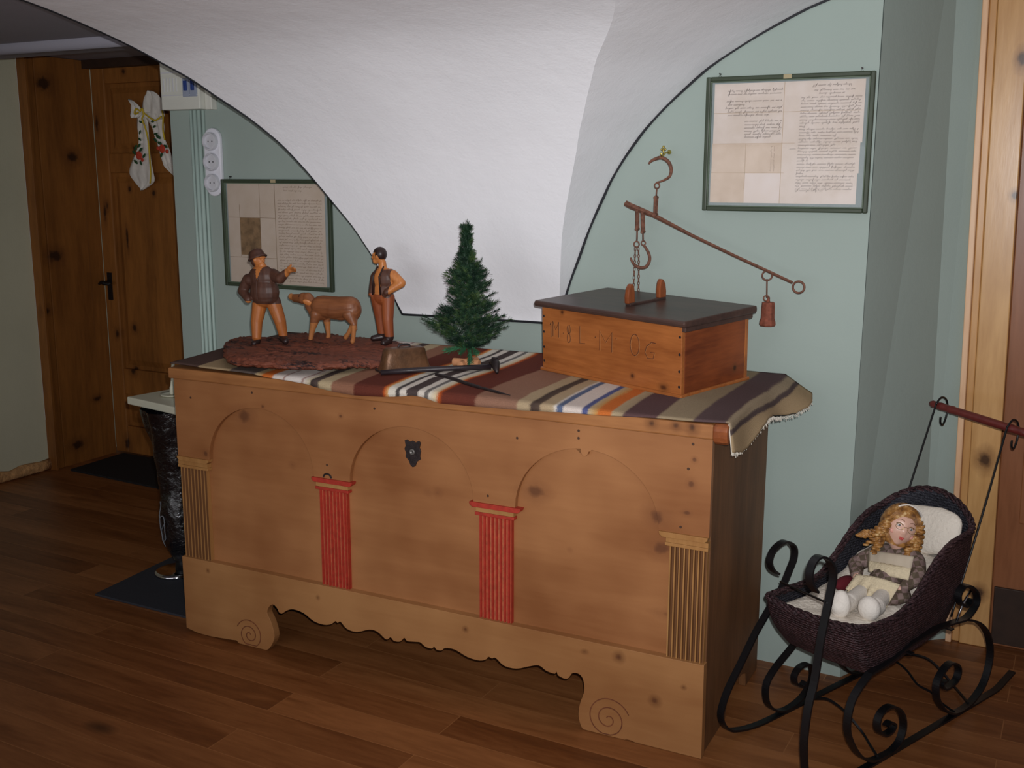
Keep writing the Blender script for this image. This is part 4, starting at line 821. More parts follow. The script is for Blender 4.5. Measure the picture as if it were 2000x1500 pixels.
def ring(mb, c, r, rt, ax='y', n=24, q=0):
    c = wy(c, q)
    if ax == 'y': pts = [c+Vector((r*math.cos(2*PI*k/n), 0, r*math.sin(2*PI*k/n))) for k in range(n)]
    else: pts = [c+Vector((0, r*math.cos(2*PI*k/n), r*math.sin(2*PI*k/n))) for k in range(n)]
    mb.tube(pts, rt, 7, closed=True)
hx, hz = ST_SWIV[0]
mb = M(); ring(mb, (hx, hz+.006), .008, .0022); mb.tube([wy((hx, hz)), wy(ST_SWIV[1])], .0024, 8); obj('swivel', mb, m_rust, sy, smooth=True)
a, b = ST_SWIV[1], ST_SWIV[2]
mb = M()
for q in (-.006, .006): mb.tube([wy(a, q), wy(b, q)], [.005, .0045], 6)
mb.tube([wy(a, -.009), wy(a, .009)], .0055, 8); mb.tube([wy(b, -.010), wy(b, .010)], .006, 8); obj('shackle', mb, m_rust, sy)
mb = M(); B_ = [wy(p) for p in ST_BEAM]; mb.tube(B_, [.0090, .0092, .0088, .0070, .0050, .0046, .0043, .0042], 4); obj('beam', mb, m_rust, sy)
mb = M(); ring(mb, (ST_RING[0][0]-.0, ST_RING[0][1]), .0165, .0032); obj('end_ring', mb, m_rust, sy, smooth=True)
for T_ in (ST_TAB1, ST_TAB2):
    mb = M()
    for q in (-.006, .006): mb.tube([wy((T_[0][0], T_[0][1]+.004), q), wy(T_[1], q)], .0048, 4)
    mb.tube([wy(T_[1], -.010), wy(T_[1], .010)], .0048, 8); obj('hanger', mb, m_rust, sy)
mb = M(); mb.tube([wy(p) for p in ST_L1[:2]], .0026, 7); ring(mb, ST_L1[2], .0085, .0022); obj('chain_ring', mb, m_rust, sy, smooth=True)
mb = M(); mb.tube([wy(p) for p in ST_L2[:2]], .0026, 7); ring(mb, ST_L2[2], .0068, .002); obj('hook_ring', mb, m_rust, sy, smooth=True)
mb = M(); p_ = cr([wy(p) for p in ST_LHOOK], 5); mb.tube([Vector(p) for p in p_], [.0022+.0030*math.sin(PI*min(1, .15+i/len(p_)*.85)) for i in range(len(p_))], 8); obj('load_hook', mb, m_rust, sy, smooth=True)
def chain(mb, pts, L_=.0085):
    P_ = cr(pts, 12); P_ = [Vector(p) for p in P_]; d = 0; out = [P_[0]]
    for p, q in zip(P_, P_[1:]):
        d += (q-p).length
        if d > L_: out.append(q); d = 0
    for i, (p, q) in enumerate(zip(out, out[1:])):
        c = (p+q)/2; t_ = (q-p).normalized(); s_ = Vector((0, 1, 0)) if i % 2 else t_.cross(Vector((0, 1, 0))).normalized()
        h = (q-p).length*.62; mb.tube([c+t_*h*math.cos(2*PI*k/10)+s_*.0030*math.sin(2*PI*k/10) for k in range(10)], .0011, 5, closed=True)
mb = M(); chain(mb, [wy(p, -.004) for p in ST_CHAIN[:5]]); chain(mb, [wy(p, .004) for p in ST_CHAIN[4:]]); obj('chain', mb, m_rust, sy, smooth=True)
wt = thing('steelyard_weight', 'rusty iron counterweight hanging by a ring from the steelyard beam', 'weight', wy(ST_WEIGHT[1]))
o0 = wy(ST_WEIGHT[1])
mb = M(); c = wy(ST_WRING[0])-o0; mb.tube([c+Vector((.0135*math.cos(2*PI*k/24), .004*math.cos(2*PI*k/24), .0135*math.sin(2*PI*k/24))) for k in range(24)], .0026, 7, closed=True); obj('weight_ring', mb, m_rust, wt, smooth=True)
mb = M(); mb.tube([wy(p)-o0 for p in ST_WLINK], .0022, 7); c = wy(ST_WEYE[0])-o0; mb.tube([c+Vector((.0085*math.cos(2*PI*k/20), 0, .0075*math.sin(2*PI*k/20))) for k in range(20)], .002, 7, closed=True); obj('weight_link', mb, m_rust, wt, smooth=True)
mb = M(); mb.lathe([(.0001, 0), (.022, 0), (.0245, .004), (.0235, .014), (.0205, .022), (.0195, .060), (.0185, .069), (.0001, .071)], 8); mb.cap((0, 0, .066), (0, 0, .080), .006, .004, 8, 3); obj('weight_body', mb, plain('red_rust', (124, 68, 50), .8, var=.4, vs=80, bump=.5, bs=200), wt, bevel=.001)

# ------------------------------------------------------------ framed documents
m_green = plain('dark_green_frame', (56, 66, 50), .45, var=.15, spec=.4); m_greenin = plain('green_frame_sight', (86, 100, 82), .4, var=.1); m_mount = plain('grey_green_mount', (140, 150, 150), .8, var=.05)
m_ink = plain('brown_ink', (84, 66, 62), .9, var=.2); m_ink2 = plain('faded_ink', (130, 106, 92), .9, var=.2)
m_fold = plain('fold_line', (186, 164, 142), .9, var=.2); m_tape = plain('old_tape', (170, 156, 122), .7); m_nail = plain('steel_nail', (70, 66, 66), .4, .8)
def paper(name, c, vr=.06, s=9):
    t = NT(name); f = t.noise(t.coord(), s, 5, .65); c = lin(c); t.l(t.ramp(f, [(.3, tuple(x*(1-vr*2.2)*(1, .96, .9)[i] for i, x in enumerate(c))), (.62, c)]), t.b.inputs['Base Color']); t.b.inputs['Roughness'].default_value = .85; return t.m
m_paper = paper('old_paper', (214, 202, 194)); m_paperst = paper('stained_paper', (208, 190, 174), .08); m_paperp = paper('pale_paper', (216, 205, 200), .03)
m_paperd = paper('dim_paper', (196, 180, 166), .05); m_stain = paper('brown_stain', (140, 110, 78), .25, 40)
m_glass = bpy.data.materials.new('picture_glass'); m_glass.use_nodes = True; nt = m_glass.node_tree; nt.nodes.clear()
o_ = nt.nodes.new('ShaderNodeOutputMaterial'); g_ = nt.nodes.new('ShaderNodeBsdfGlossy'); g_.inputs['Roughness'].default_value = .03; tr_ = nt.nodes.new('ShaderNodeBsdfTransparent'); mx_ = nt.nodes.new('ShaderNodeMixShader'); fr_ = nt.nodes.new('ShaderNodeFresnel'); fr_.inputs[0].default_value = 1.3
nt.links.new(fr_.outputs[0], mx_.inputs[0]); nt.links.new(tr_.outputs[0], mx_.inputs[1]); nt.links.new(g_.outputs[0], mx_.inputs[2]); nt.links.new(mx_.outputs[0], o_.inputs[0])
def script_line(mb, x0, x1, z, h, rn, wd=.0009, y=0, dense=1.0):
    """a line of illegible looping handwriting"""
    x = x0
    while x < x1-.004:
        wl = min(rn.uniform(.010, .034), x1-x); n = max(3, int(wl/.0016*dense)); pts = []
        for k in range(n):
            px = x+wl*k/n; up = (k % 2)
            pz = z+(h*(.55 if up else 0)+rn.uniform(-.12, .12)*h); r = rn.random()
            if up and r < .16: pz = z+h*1.35
            elif not up and r < .12: pz = z-h*.75
            pts.append((px+(.0010 if up else 0), pz))
        mb.strip(pts, .0002, wd, lambda p, q: (p[0], y+q, p[1])); x += wl+rn.uniform(.002, .005)
def frame(name, label, cx, z0, w_, h_, D=.018, B=.013):
    t = thing(name, label, 'picture frame', (cx, 0, z0))
    mb = M()
    def ringbox(mb, xo, zo0, zo1, xi, zi0, zi1, ya, yb):
        mb.box(-xo, -xi, ya, yb, zo0, zo1); mb.box(xi, xo, ya, yb, zo0, zo1); mb.box(-xi, xi, ya, yb, zo0, zi0); mb.box(-xi, xi, ya, yb, zi1, zo1)
    ringbox(mb, w_/2, 0, h_, w_/2-B, B, h_-B, -D, -.002); fo = obj('frame_moulding', mb, m_green, t, bevel=.003)
    mb = M(); ringbox(mb, w_/2-B, B, h_-B, w_/2-B-.003, B+.003, h_-B-.003, -D+.004, -.004); obj('frame_sight', mb, m_greenin, fo)
    mb = M(); mb.box(-w_/2+B, w_/2-B, -.0050, -.002, B, h_-B); obj('mount_board', mb, m_mount, t)
    mb = M(); mb.box(-w_/2+B+.003, w_/2-B-.003, -.0115, -.0105, B+.003, h_-B-.003); obj('glass', mb, m_glass, t)
    mb = M(); mb.box(-.012, .011, -D-.0008, -D+.001, h_-B*.95, h_-.0008); obj('paper_tape', mb, m_tape, t)
    for x in (-w_*.42, w_*.42):
        mb = M(); mb.tube([(x, 0, h_+.0085), (x, -.012, h_+.009)], .0022, 8); mb.tube([(x-.006, -.006, h_-.004), (x, -.009, h_+.0075), (x+.006, -.006, h_-.004)], .0008, 5)
        obj('hanging_nail', mb, m_nail, t)
    return t
X0, X1, Z0, Z1 = .0975, .5745, 1.3935, 1.7775
fA = frame('framed_document', 'green-framed old handwritten document to the right of the steelyard', (X0+X1)/2, Z0, X1-X0, Z1-Z0)
W_, H_ = X1-X0, Z1-Z0
fx = lambda cxp, cyp: (((cxp-172-(-14)*(1-(cyp-200)/1200)*0)/1463-.5)*W_, (1-(cyp-200)/1200)*H_)
mb = M(); q = lambda a, b, c, d, y=-.0066: [(fx(a, b)[0], y, fx(a, b)[1]), (fx(c, b)[0], y, fx(c, b)[1]), (fx(c, d)[0], y, fx(c, d)[1]), (fx(a, d)[0], y, fx(a, d)[1])]
cells = [((245, 262, 872, 795), 0), ((872, 262, 1555, 795), 0), ((240, 795, 560, 1058), 1), ((560, 795, 872, 1058), 1), ((872, 795, 1540, 1058), 0), ((235, 1058, 550, 1325), 1), ((550, 1058, 872, 1325), 2), ((872, 1058, 1530, 1325), 0)]
for (a, b, c, d), k in cells: mb.cur = k; mb.add(q(a, b, c, d), [(0, 1, 2, 3)])
ppr = obj('document_paper', mb, [m_paper, m_paperst, m_paperp], fA, solid=.0006)
mb = M()
for (a, b, c, d) in ((870, 262, 875, 1325), (240, 792, 985, 796), (240, 1053, 900, 1057), (245, 520, 1540, 524), (546, 795, 552, 1200)): mb.add(q(a, b, c, d, -.0072), [(0, 1, 2, 3)])
obj('paper_folds', mb, m_fold, ppr)
rn = random.Random(11); mb = M(); y_ = -.0073
def L_(xa, xb, yy, hh=.0042, wd=.0008): a = fx(xa, yy); b = fx(xb, yy); script_line(mb, a[0], b[0], a[1], hh, rn, wd, y_)
for xa, xb, yy in ((365, 862, 332), (365, 862, 362), (360, 855, 424), (370, 525, 455), (350, 862, 485), (370, 862, 518), (372, 750, 547), (530, 862, 602), (530, 862, 632), (530, 865, 661), (530, 862, 689), (530, 862, 716), (535, 770, 742), ): L_(xa, xb, yy, .0050, .0010)
obj('handwriting', mb, m_ink, ppr); mb = M()
for xa, xb, yy in ((1115, 1462, 306), (1130, 1475, 348), (1172, 1390, 376)): L_(xa, xb, yy, .0050, .0010)
k = 0; yy = 408
while yy < 1210:
    xe = 1535-(yy-400)*.045; xs_ = 1022-(yy-400)*.02
    if k in (9, 20, 24): xe = xs_+60+40*(k == 20)
    if k in (12, 15): xe = xs_+320
    L_(xs_, xe, yy, .0042, .0009); yy += 27.3; k += 1
L_(1005, 1250, 1214); L_(940, 1000, 848, .004); L_(975, 985, 430)
for yv in range(8):   # short upright note at the edge of the lower left sheet
    pass
obj('handwriting', mb, m_ink, ppr)
mb = M(); rn2 = random.Random(4)
for xc in (785, 812):
    a = fx(xc, 1040); b = fx(xc, 815); sub = M(); script_line(sub, 0, b[1]-a[1], 0, .004, rn2, .0007, y_)
    mb.add([(a[0]-v.z, v.y, a[1]+v.x) for v in sub.v], sub.f)
obj('margin_note', mb, m_ink2, ppr)
X0, X1, Z0, Z1 = -1.805, -1.287, 1.0745, 1.4785
fB = frame('framed_document', 'green-framed old document behind the farmer with outstretched arm', (X0+X1)/2, Z0, X1-X0, Z1-Z0)
W_, H_ = X1-X0, Z1-Z0
fx = lambda a, b: (((a-200)/1165-.5)*W_, (1-(b-150)/1155)*H_)
mb = M(); mb.add(q(252, 190, 1290, 1268), [(0, 1, 2, 3)]); ppr = obj('document_paper', mb, m_paperd, fB, solid=.0006)
mb = M(); mb.add(q(380, 560, 605, 960, -.0071), [(0, 1, 2, 3)]); obj('brown_stain', mb, m_stain, ppr)
mb = M()
for (a, b, c, d) in ((379, 420, 383, 980), (603, 190, 607, 985), (768, 190, 773, 1268), (252, 555, 770, 559), (252, 983, 780, 987)): mb.add(q(a, b, c, d, -.0073), [(0, 1, 2, 3)])
obj('paper_folds', mb, plain('dim_fold', (140, 118, 96), .9), ppr)
mb = M(); rn = random.Random(5)
for xa, xb, yy in ((860, 1170, 236), (870, 1060, 272)): L_(xa, xb, yy, .005)
obj('heading_script', mb, m_ink2, ppr); mb = M()
yy = 372
while yy < 1225: L_(800, 1262, yy, .0046, .0009); yy += 31.5
obj('handwriting', mb, m_ink2, ppr)

# ------------------------------------------------------------ electrics on the wall at the left
m_pvc = plain('off_white_pvc', (214, 214, 204), .4, var=.03); m_pvcw = plain('white_pvc', (226, 226, 234), .3, var=.02, spec=.5); m_pvcg = plain('socket_grey_white', (206, 206, 212), .35, var=.03)
eb = thing('fuse_box', 'off-white fuse box with blue switches under the vault beside the door', 'fuse box', (-1.93, 0, 1.742))
mb = M(); mb.box(-.118, .078, -.055, 0, -.006, .20); obj('box_body', mb, m_pvc, eb, bevel=.004)
mb = M(); mb.box(-.108, .070, -.060, -.055, .128, .132); mb.box(-.108, .070, -.060, -.055, .045, .048)
for k in range(5): mb.box(-.10+.016*k, -.098+.016*k, -.0575, -.055, .06, .11)
obj('cover_lines', mb, m_pvcg, eb)
for k in range(2):
    x = .000+.036*k
    mb = M(); mb.box(x, x+.033, -.061, -.055, .040, .106); s_ = obj('breaker', mb, plain('breaker_grey', (150, 158, 176), .5), eb, bevel=.001)
    mb = M(); mb.box(x+.010, x+.024, -.068, -.060, .062, .098); obj('switch_toggle', mb, plain('switch_blue', (44, 66, 130), .4), s_, bevel=.002)
mb = M(); mb.box(-.098, -.078, -.0555, -.055, .158, .163); obj('small_label', mb, plain('blue_mark', (70, 86, 150), .5), eb)
tk = thing('cable_cover', 'pale cable cover box joined to the right side of the fuse box', 'cable cover', (-1.83, 0, 1.745))
mb = M(); mb.box(-.0205, .012, -.030, 0, -.010, .20); obj('cover', mb, m_pvc, tk, bevel=.003)
mb = M(); mb.box(.012, .018, -.022, 0, .045, .17); obj('side_strip', mb, plain('pale_green_strip', (176, 192, 182), .6), tk, bevel=.002)
m_cond = plain('sage_painted_conduit', (176, 196, 188), .5, var=.03)
for i, (x, lab, r) in enumerate(((-1.948, 'painted conduit on the wall, leftmost of four under the fuse box', .006), (-1.926, 'painted conduit on the wall, second from left under the fuse box', .0085), (-1.905, 'painted conduit on the wall, third from left under the fuse box', .0085), (-1.886, 'painted conduit on the wall, nearest the sockets of four', .006))):
    mb = M(); mb.tube([(0, 0, 0), (0, 0, 1.73-.0)], r, 10); c_ = obj('conduit', mb, m_cond, smooth=True); c_.location = (x, -r, .005); tag(c_, lab, 'conduit', 'conduits below the fuse box')
skt = thing('socket_strip', 'white triple wall socket left of the smaller framed document', 'power socket', (-1.840, 0, 1.541))
def stad(hw, hh, n=12): return [(hw*math.cos(PI*k/n), hh-hw+hw*math.sin(PI*k/n)) for k in range(n+1)]+[(-hw*math.cos(PI*k/n), -(hh-hw)-hw*math.sin(PI*k/n)) for k in range(n+1)]
mb = M(); mb.prism(stad(.041, .127), -.016, 0, lambda p, q: (p[0], q, p[1])); obj('strip_base', mb, m_pvcw, skt, bevel=.004)
for z in (.077, .001, -.077):
    mt = Matrix.Translation((0, -.016, z)) @ Matrix.Rotation(PI/2, 4, 'X')
    mb = M(); mb.lathe([(.0335, 0), (.0335, .014), (.0320, .0175), (.0275, .0180), (.0262, .0080), (.0001, .0080)], 26, mt=mt); s_ = obj('socket', mb, m_pvcg, skt, smooth=True); s_.modifiers.new('e', 'EDGE_SPLIT').split_angle = .6
    mb = M()
    for x in (-.0095, .0095): mb.lathe([(.0028, .0082), (.0001, .0084)], 10, mt=Matrix.Translation((x, -.016, z)) @ Matrix.Rotation(PI/2, 4, 'X'))
    obj('pin_holes', mb, m_iron, s_)

# ------------------------------------------------------------ embroidered bow on the door
bw = thing('fabric_bow', 'cream fabric bow with yellow edging and painted roses on the pine door', 'bow', (-3.078, .845, 1.80))
m_lace = plain('cream_cloth', (224, 218, 210), .85, var=.06, vs=60, bump=.2); m_yel = plain('yellow_ribbon', (206, 176, 40), .5, var=.15); m_lf = plain('embroidered_green', (38, 74, 42), .8); m_rose = plain('embroidered_red', (192, 66, 44), .8, var=.25, vs=90)
def cloth(poly_rows, name, par, y0=-.02, amp=.008, n=8):
    """rows of (xl, xr, z) from top to bottom"""
    R_ = cr(poly_rows, 5); mb = M(); mb.grid(n, len(R_), lambda i, j: Vector((R_[j][0]+(R_[j][1]-R_[j][0])*i/(n-1), y0+amp*math.sin(i*2.1+j*.23)-.0, R_[j][2])))
    return obj(name, mb, m_lace, par, smooth=True, solid=.002)
tl = cloth([(-.045, .012, -.01), (-.060, .026, -.07), (-.052, .032, -.15), (-.100, .036, -.24), (-.118, .038, -.30), (-.088, .032, -.345), (-.052, -.044, -.385)], 'bow_tail', bw)
trr = cloth([(-.008, .120, -.005), (.040, .138, -.07), (.070, .142, -.13), (.096, .170, -.19), (.120, .185, -.245), (.134, .21, -.275), (.205, .215, -.33)], 'bow_tail', bw, -.024)
cloth([(-.085, -.080, .060), (-.080, -.030, .035), (-.078, .0, .012), (-.080, .004, -.008), (-.07, -.03, -.030)], 'bow_loop', bw, -.03, .010)
cloth([(.050, .062, .098), (.020, .110, .080), (.004, .145, .050), (.004, .150, .010), (.010, .146, -.022), (.07, .12, -.04)], 'bow_loop', bw, -.03, .010)
mb = M()
for pts in ([(.0, -.042, .0), (-.025, -.046, .012), (-.038, -.044, -.012), (-.01, -.046, -.006)], [(.0, -.042, .0), (.018, -.046, .012), (.022, -.044, -.018), (.012, -.045, -.035), (.016, -.042, -.06)], [(.006, -.036, -.04), (.030, -.034, -.12), (.036, -.034, -.20), (.036, -.034, -.30), (.028, -.034, -.35)], [(.146, -.040, .0), (.150, -.04, -.03), (.140, -.036, -.09), (.148, -.036, -.14)], [(.02, -.042, -.005), (.06, -.044, -.03), (.10, -.044, -.045), (.14, -.042, -.028)]):
    mb.tube(cr(pts, 6), .0042, 6)
obj('yellow_edging', mb, m_yel, bw, smooth=True)
def roses(par, pts_leaf, pts_rose):
    mb = M()
    for x, z, r in pts_leaf: mb.ell((x, -.036, z), (r*1.5, .003, r*.7), Matrix.Rotation(rnd.uniform(-1.2, 1.2), 3, 'Y'), 8, 6)
    obj('embroidered_leaves', mb, m_lf, par); mb = M()
    for x, z, r in pts_rose: mb.ell((x, -.038, z), (r, .004, r), n=10, m=6)
    obj('embroidered_rose', mb, m_rose, par)
roses(tl, [(-.010, -.05, .008), (-.018, -.10, .008), (-.022, -.135, .008), (-.03, -.165, .010), (-.055, -.175, .012), (-.02, -.185, .011), (-.065, -.20, .012), (.0, -.215, .010), (-.06, -.245, .011), (-.025, -.25, .009)], [(-.034, -.213, .022), (-.012, -.235, .010)])
roses(trr, [(.072, -.05, .008), (.082, -.075, .008), (.09, -.11, .009), (.105, -.125, .012), (.085, -.14, .010), (.112, -.155, .011), (.15, -.17, .010), (.12, -.21, .011)], [(.128, -.182, .021), (.100, -.180, .010), (.16, -.195, .011)])

# ------------------------------------------------------------ small table wrapped in black plastic, and mats
m_top = plain('pale_laminate', (206, 204, 184), .35, var=.03); m_bag = plain('black_plastic_film', (12, 12, 16), .14, var=.1, bump=.9, bs=38, bd=.01, spec=.9, coat=.5)
tb = thing('side_table', 'small pale-topped pedestal table wrapped in black plastic at the chest end', 'table', (-1.715, -.225, .0), math.radians(-9.5))
mb = M(); mb.box(-.235, .215, -.195, .158, .655, .683); obj('table_top', mb, m_top, tb, bevel=.004)
mb = M()
def bagpt(i, j):
    z = .07+.583*j/30; a = 2*PI*i/36; r = lerp([(.07, .048), (.14, .078), (.25, .085), (.34, .078), (.42, .085), (.52, .098), (.60, .118), (.653, .130)], z)
    n_ = noise.noise(Vector((math.cos(a)*3, math.sin(a)*3, z*16)))*.5+noise.noise(Vector((math.cos(a)*7, math.sin(a)*7, z*9)))*.35
    r *= 1+.20*n_; return Vector((-.062+r*math.cos(a), -.100+r*math.sin(a), z))
mb.grid(36, 31, bagpt, closeu=True); obj('plastic_wrap', mb, m_bag, tb, smooth=True)
mb = M(); rn = random.Random(8)   # faint pale printed scrawl on the film
def onbag(a, z): j = (z-.07)/.583*30; p = bagpt(a/(2*PI)*36, j); return p+Vector((math.cos(a), math.sin(a), 0))*.003
mb.tube([onbag(a, z) for a, z in cr([(4.35, .30), (4.15, .26), (4.2, .20), (4.5, .15), (4.75, .18), (4.7, .25), (4.4, .22), (4.3, .12)], 5)], .0016, 5)
mb.tube([onbag(a, z) for a, z in cr([(4.05, .24), (4.4, .19), (4.8, .23)], 5)], .0014, 5)
obj('printed_scrawl', mb, plain('pale_print', (120, 124, 130), .6), tb)
mb = M(); mb.lathe([(.0001, .016), (.070, .014), (.078, .010), (.080, .003), (.078, 0), (.0001, 0)], 32, (-.085, -.130, .009)); obj('base_disc', mb, m_chrome, tb, smooth=True)
mb = M(); mb.tube([(-.07, -.11, .012), (-.062, -.10, .12)], .030, 14); obj('pedestal_post', mb, m_iron, tb, smooth=True)
cs = thing('candle_holder', 'small cream dish with upright stem on the pale table top', 'candle holder', (-1.845, -.28, .684))
mb = M(); mb.lathe([(.0001, .002), (.04, .003), (.046, .008), (.044, .002), (.030, 0), (.0001, 0)], 24); obj('saucer', mb, m_top, cs, smooth=True)
mb = M(); mb.tube(cr([(-.004, 0, .004), (-.002, 0, .03), (.006, 0, .07), (.010, 0, .12)], 5), [.009]*6+[.007]*5+[.006]*5, 10); obj('stem', mb, m_top, cs, smooth=True)
m_mat = plain('dark_grey_mat', (48, 50, 58), .8, var=.15, vs=120, bump=.4, bs=400); m_mat2 = plain('black_door_mat', (24, 22, 24), .9, var=.2, vs=120, bump=.4, bs=400)
mb = M(); mb.prism([(-1.925, -.632), (-1.36, -.625), (-1.36, -.07), (-1.975, -.13)], 0, .008, lambda p, q: (p[0], p[1], q)); o = obj('floor_mat', mb, m_mat, bevel=.002); tag(o, 'dark grey mat on the floor under the plastic-wrapped table', 'mat')
mb = M(); mb.prism([(-3.38, .47), (-2.45, .44), (-2.45, .835), (-3.40, .835)], 0, .010, lambda p, q: (p[0], p[1], q)); o = obj('door_mat', mb, m_mat2, bevel=.002); tag(o, 'black mat on the floor before the left pine door', 'mat')

# ------------------------------------------------------------ wrought iron doll sleigh
TH = math.radians(22.5); SD = Vector((math.sin(TH), math.cos(TH), 0)); SN = Vector((math.cos(TH), -math.sin(TH), 0))
W0, S0 = .72, .10; ORG = SN*W0+SD*S0
def sl(w_, s, z): return Vector((w_-W0, s-S0, z))
WA, WB = .565, .878
sg = thing('doll_sleigh', 'black wrought iron doll sleigh with a dark wicker basket', 'doll carriage', ORG, -TH)
SW, STH = .020, .0058
def strip_on(mb, pts, w_, k=5): mb.strip(cr(pts, k), SW, STH, lambda p, q: sl(w_+q, p[0], p[1]))
def runner(w_, up, sd):
    mb = M(); strip_on(mb, up, w_); return obj('runner', mb, m_iron, sg)
runA = [(a, max(b, .003)) for a, b in UP_A[:21]]+[(-.20, .0035), (0, .003), (.25, .003), (.50, .003), (.56, .006), (.60, .018), (.65, .034)]
runner(WA, runA, 1)
runB = [(a, b) for a, b in UP_B]+[(-.435, .100), (-.425, .055), (-.395, .022), (-.35, .005), (-.28, .003), (0, .003), (.25, .003), (.45, .003), (.51, .005), (.55, .016), (.60, .032)]
runner(WB, runB, -1)
for w_, fs in ((WB, FRONT_B), (WA, [(-.005, .246)]+FRONT_A)):
    mb = M(); strip_on(mb, [(a, max(b, .008)) for a, b in fs], w_); obj('front_scroll', mb, m_iron, sg)
for w_ in (WB, WA):
    mb = M(); strip_on(mb, [(a, max(b, .008)) for a, b in REAR_B], w_); obj('rear_scroll', mb, m_iron, sg)
    rl = list(reversed(RAIL_B)) if w_ == WB else [p for p in reversed(RAIL_B) if p[0] > -.07]
    mb = M(); strip_on(mb, rl+BACKSCROLL[::-1][1:], w_); obj('side_rail', mb, m_iron, sg)
for br in (BRACE_1, BRACE_2, BRACE_3):
    mb = M(); P_ = cr(br, 5); mb.tube([sl(a, b, c+.004) for a, b, c in P_], .0042, 4); obj('cross_brace', mb, m_iron, sg)
mb = M(); mb.tube([sl(WA, -.14, .405), sl(WB, -.385, .508)], .0030, 7); obj('cross_rod', mb, m_iron, sg)
for s_, z in ((.02, .280), (.22, .292)):
    mb = M(); mb.box(WA-W0, WB-W0, s_-.008-S0, s_+.008-S0, z-.022, z-.018); obj('basket_bar', mb, m_iron, sg)
# push handle
def lp(w_, pts): return cr([sl(w_+.012*(i/(len(pts)-1))-.006, a, b) for i, (a, b) in enumerate(pts)], 6)
def handle_rod(w0, s0, z0, w1, s1, z1):
    mb = M(); p0 = sl(w0, s0, z0); p1 = sl(w1, s1, z1)
    r_ = .030; c = p1+Vector((0, .034, .004)); loop = []
    L_ = [(.0, 0.0), (.010, .024), (.034, .040), (.060, .030), (.070, .004), (.062, -.026), (.044, -.046), (.028, -.036), (.024, -.018)]
    pts = [sl(w0+.0, .235, .300), p0]+[p1+Vector((.010*k/8, a, b)) for k, (a, b) in enumerate(L_)]
    mb.tube(cr(pts, 7), .0030, 8); return obj('handle_rod', mb, m_iron, sg, smooth=True)
handle_rod(.632, .36, .572, .608, .517, .798); handle_rod(.862, .36, .566, .830, .517, .768)
mb = M(); a, b = sl(.578, .545, .816), sl(.905, .545, .774); N = 40; prof = []
for k in range(N+1):
    t_ = k/N; r_ = .0105+.002*math.sin(PI*t_)+.0016*max(0, math.cos(t_*2*PI*9))*(1 if (t_ < .28 or t_ > .72) else .15)
    if k in (0, N): r_ = .006
    prof.append(r_)
mb.tube([a.lerp(b, k/N) for k in range(N+1)], prof, 14); obj('handle_bar', mb, plain('turned_mahogany', (94, 36, 32), .3, var=.25, vs=60, spec=.5), sg, smooth=True)
mb = M(); mb.tube([sl(.878, .30, .365), sl(.878, .262, .335), sl(.878, .236, .292)], .0035, 8); obj('bracket', mb, m_chrome, sg, smooth=True)
# wicker basket
def wicker_mat(name, a, b, c):
    t = NT(name); v = t.coord()
    wv = t.n('ShaderNodeTexWave', wave_type='BANDS', bands_direction='Z'); t.l(v, wv.inputs['Vector']); wv.inputs['Scale'].default_value = 42; wv.inputs['Distortion'].default_value = 4.5; wv.inputs['Detail'].default_value = 2; wv.inputs['Detail Scale'].default_value = 3
    n1 = t.noise(v, 130, 3); n2 = t.noise(v, 16, 3)
    f = t.math('ADD', t.math('MULTIPLY', n1, .6), t.math('MULTIPLY', n2, .4)); col = t.ramp(f, [(.35, lin(a)), (.52, lin(b)), (.7, lin(c))])
    t.bump(t.math('ADD', wv.outputs['Fac'], n1), .9, .004); return t.fin(col, .55, 0, .35)
m_wick = wicker_mat('dark_wicker', (34, 24, 26), (64, 42, 46), (92, 66, 66)); m_wickin = wicker_mat('inner_wicker', (30, 30, 36), (52, 52, 60), (70, 70, 78))
RIM = [(.588, -.215, .394), (.602, -.243, .398), (.66, -.250, .392), (.73, -.255, .392), (.80, -.250, .392), (.856, -.243, .398), (.872, -.222, .394), (.879, -.17, .388), (.886, -.08, .392), (.888, -.01, .418), (.888, .05, .462), (.886, .11, .505), (.882, .18, .528), (.876, .25, .532), (.864, .315, .532), (.84, .345, .556), (.79, .365, .588), (.725, .370, .606), (.66, .362, .598), (.61, .340, .570), (.585, .31, .545), (.574, .25, .528), (.568, .18, .485), (.566, .11, .430), (.566, .04, .386), (.570, -.05, .380), (.580, -.16, .388)]
RIMC = cr(RIM, 6, True); NR = len(RIMC)
def bott(p):
    w_, s, z = p; fk = min(1, max(0, -s/.2)); ww = .727+(w_-.727)*(.80+.12*fk); ss = .06+(s-.06)*.70 if s < .06 else .06+(s-.06)*.72
    return (ww, ss, .246+.05*max(0, ss+.05)**1.0*.9)
BOTC = [bott(p) for p in RIMC]
def bpt_(i, h, infl=0):
    a = Vector(RIMC[i]); b = Vector(BOTC[i]); p = b.lerp(a, h); bulge = math.sin(PI*min(1, h*1.0))*.016; c = Vector((.725, .05, p.z)); d = (p-c); d.z = 0; d.normalize()
    p = p+d*(bulge-infl); return sl(*p)
HL = 12
mb = M(); mb.grid(NR, HL+1, lambda i, j: bpt_(i, j/HL), closeu=True); mb.add([bpt_(i, 0) for i in range(NR)], [tuple(range(NR))]); bs = obj('basket', mb, m_wick, sg, smooth=True)
mb = M(); mb.grid(NR, HL+1, lambda i, j: bpt_(i, j/HL, .012)+Vector((0, 0, .010*(1-j/HL))), closeu=True); mb.add([bpt_(i, 0, .012)+Vector((0, 0, .01)) for i in range(NR)], [tuple(range(NR))]); obj('basket_lining', mb, m_wickin, bs, smooth=True)
mb = M()
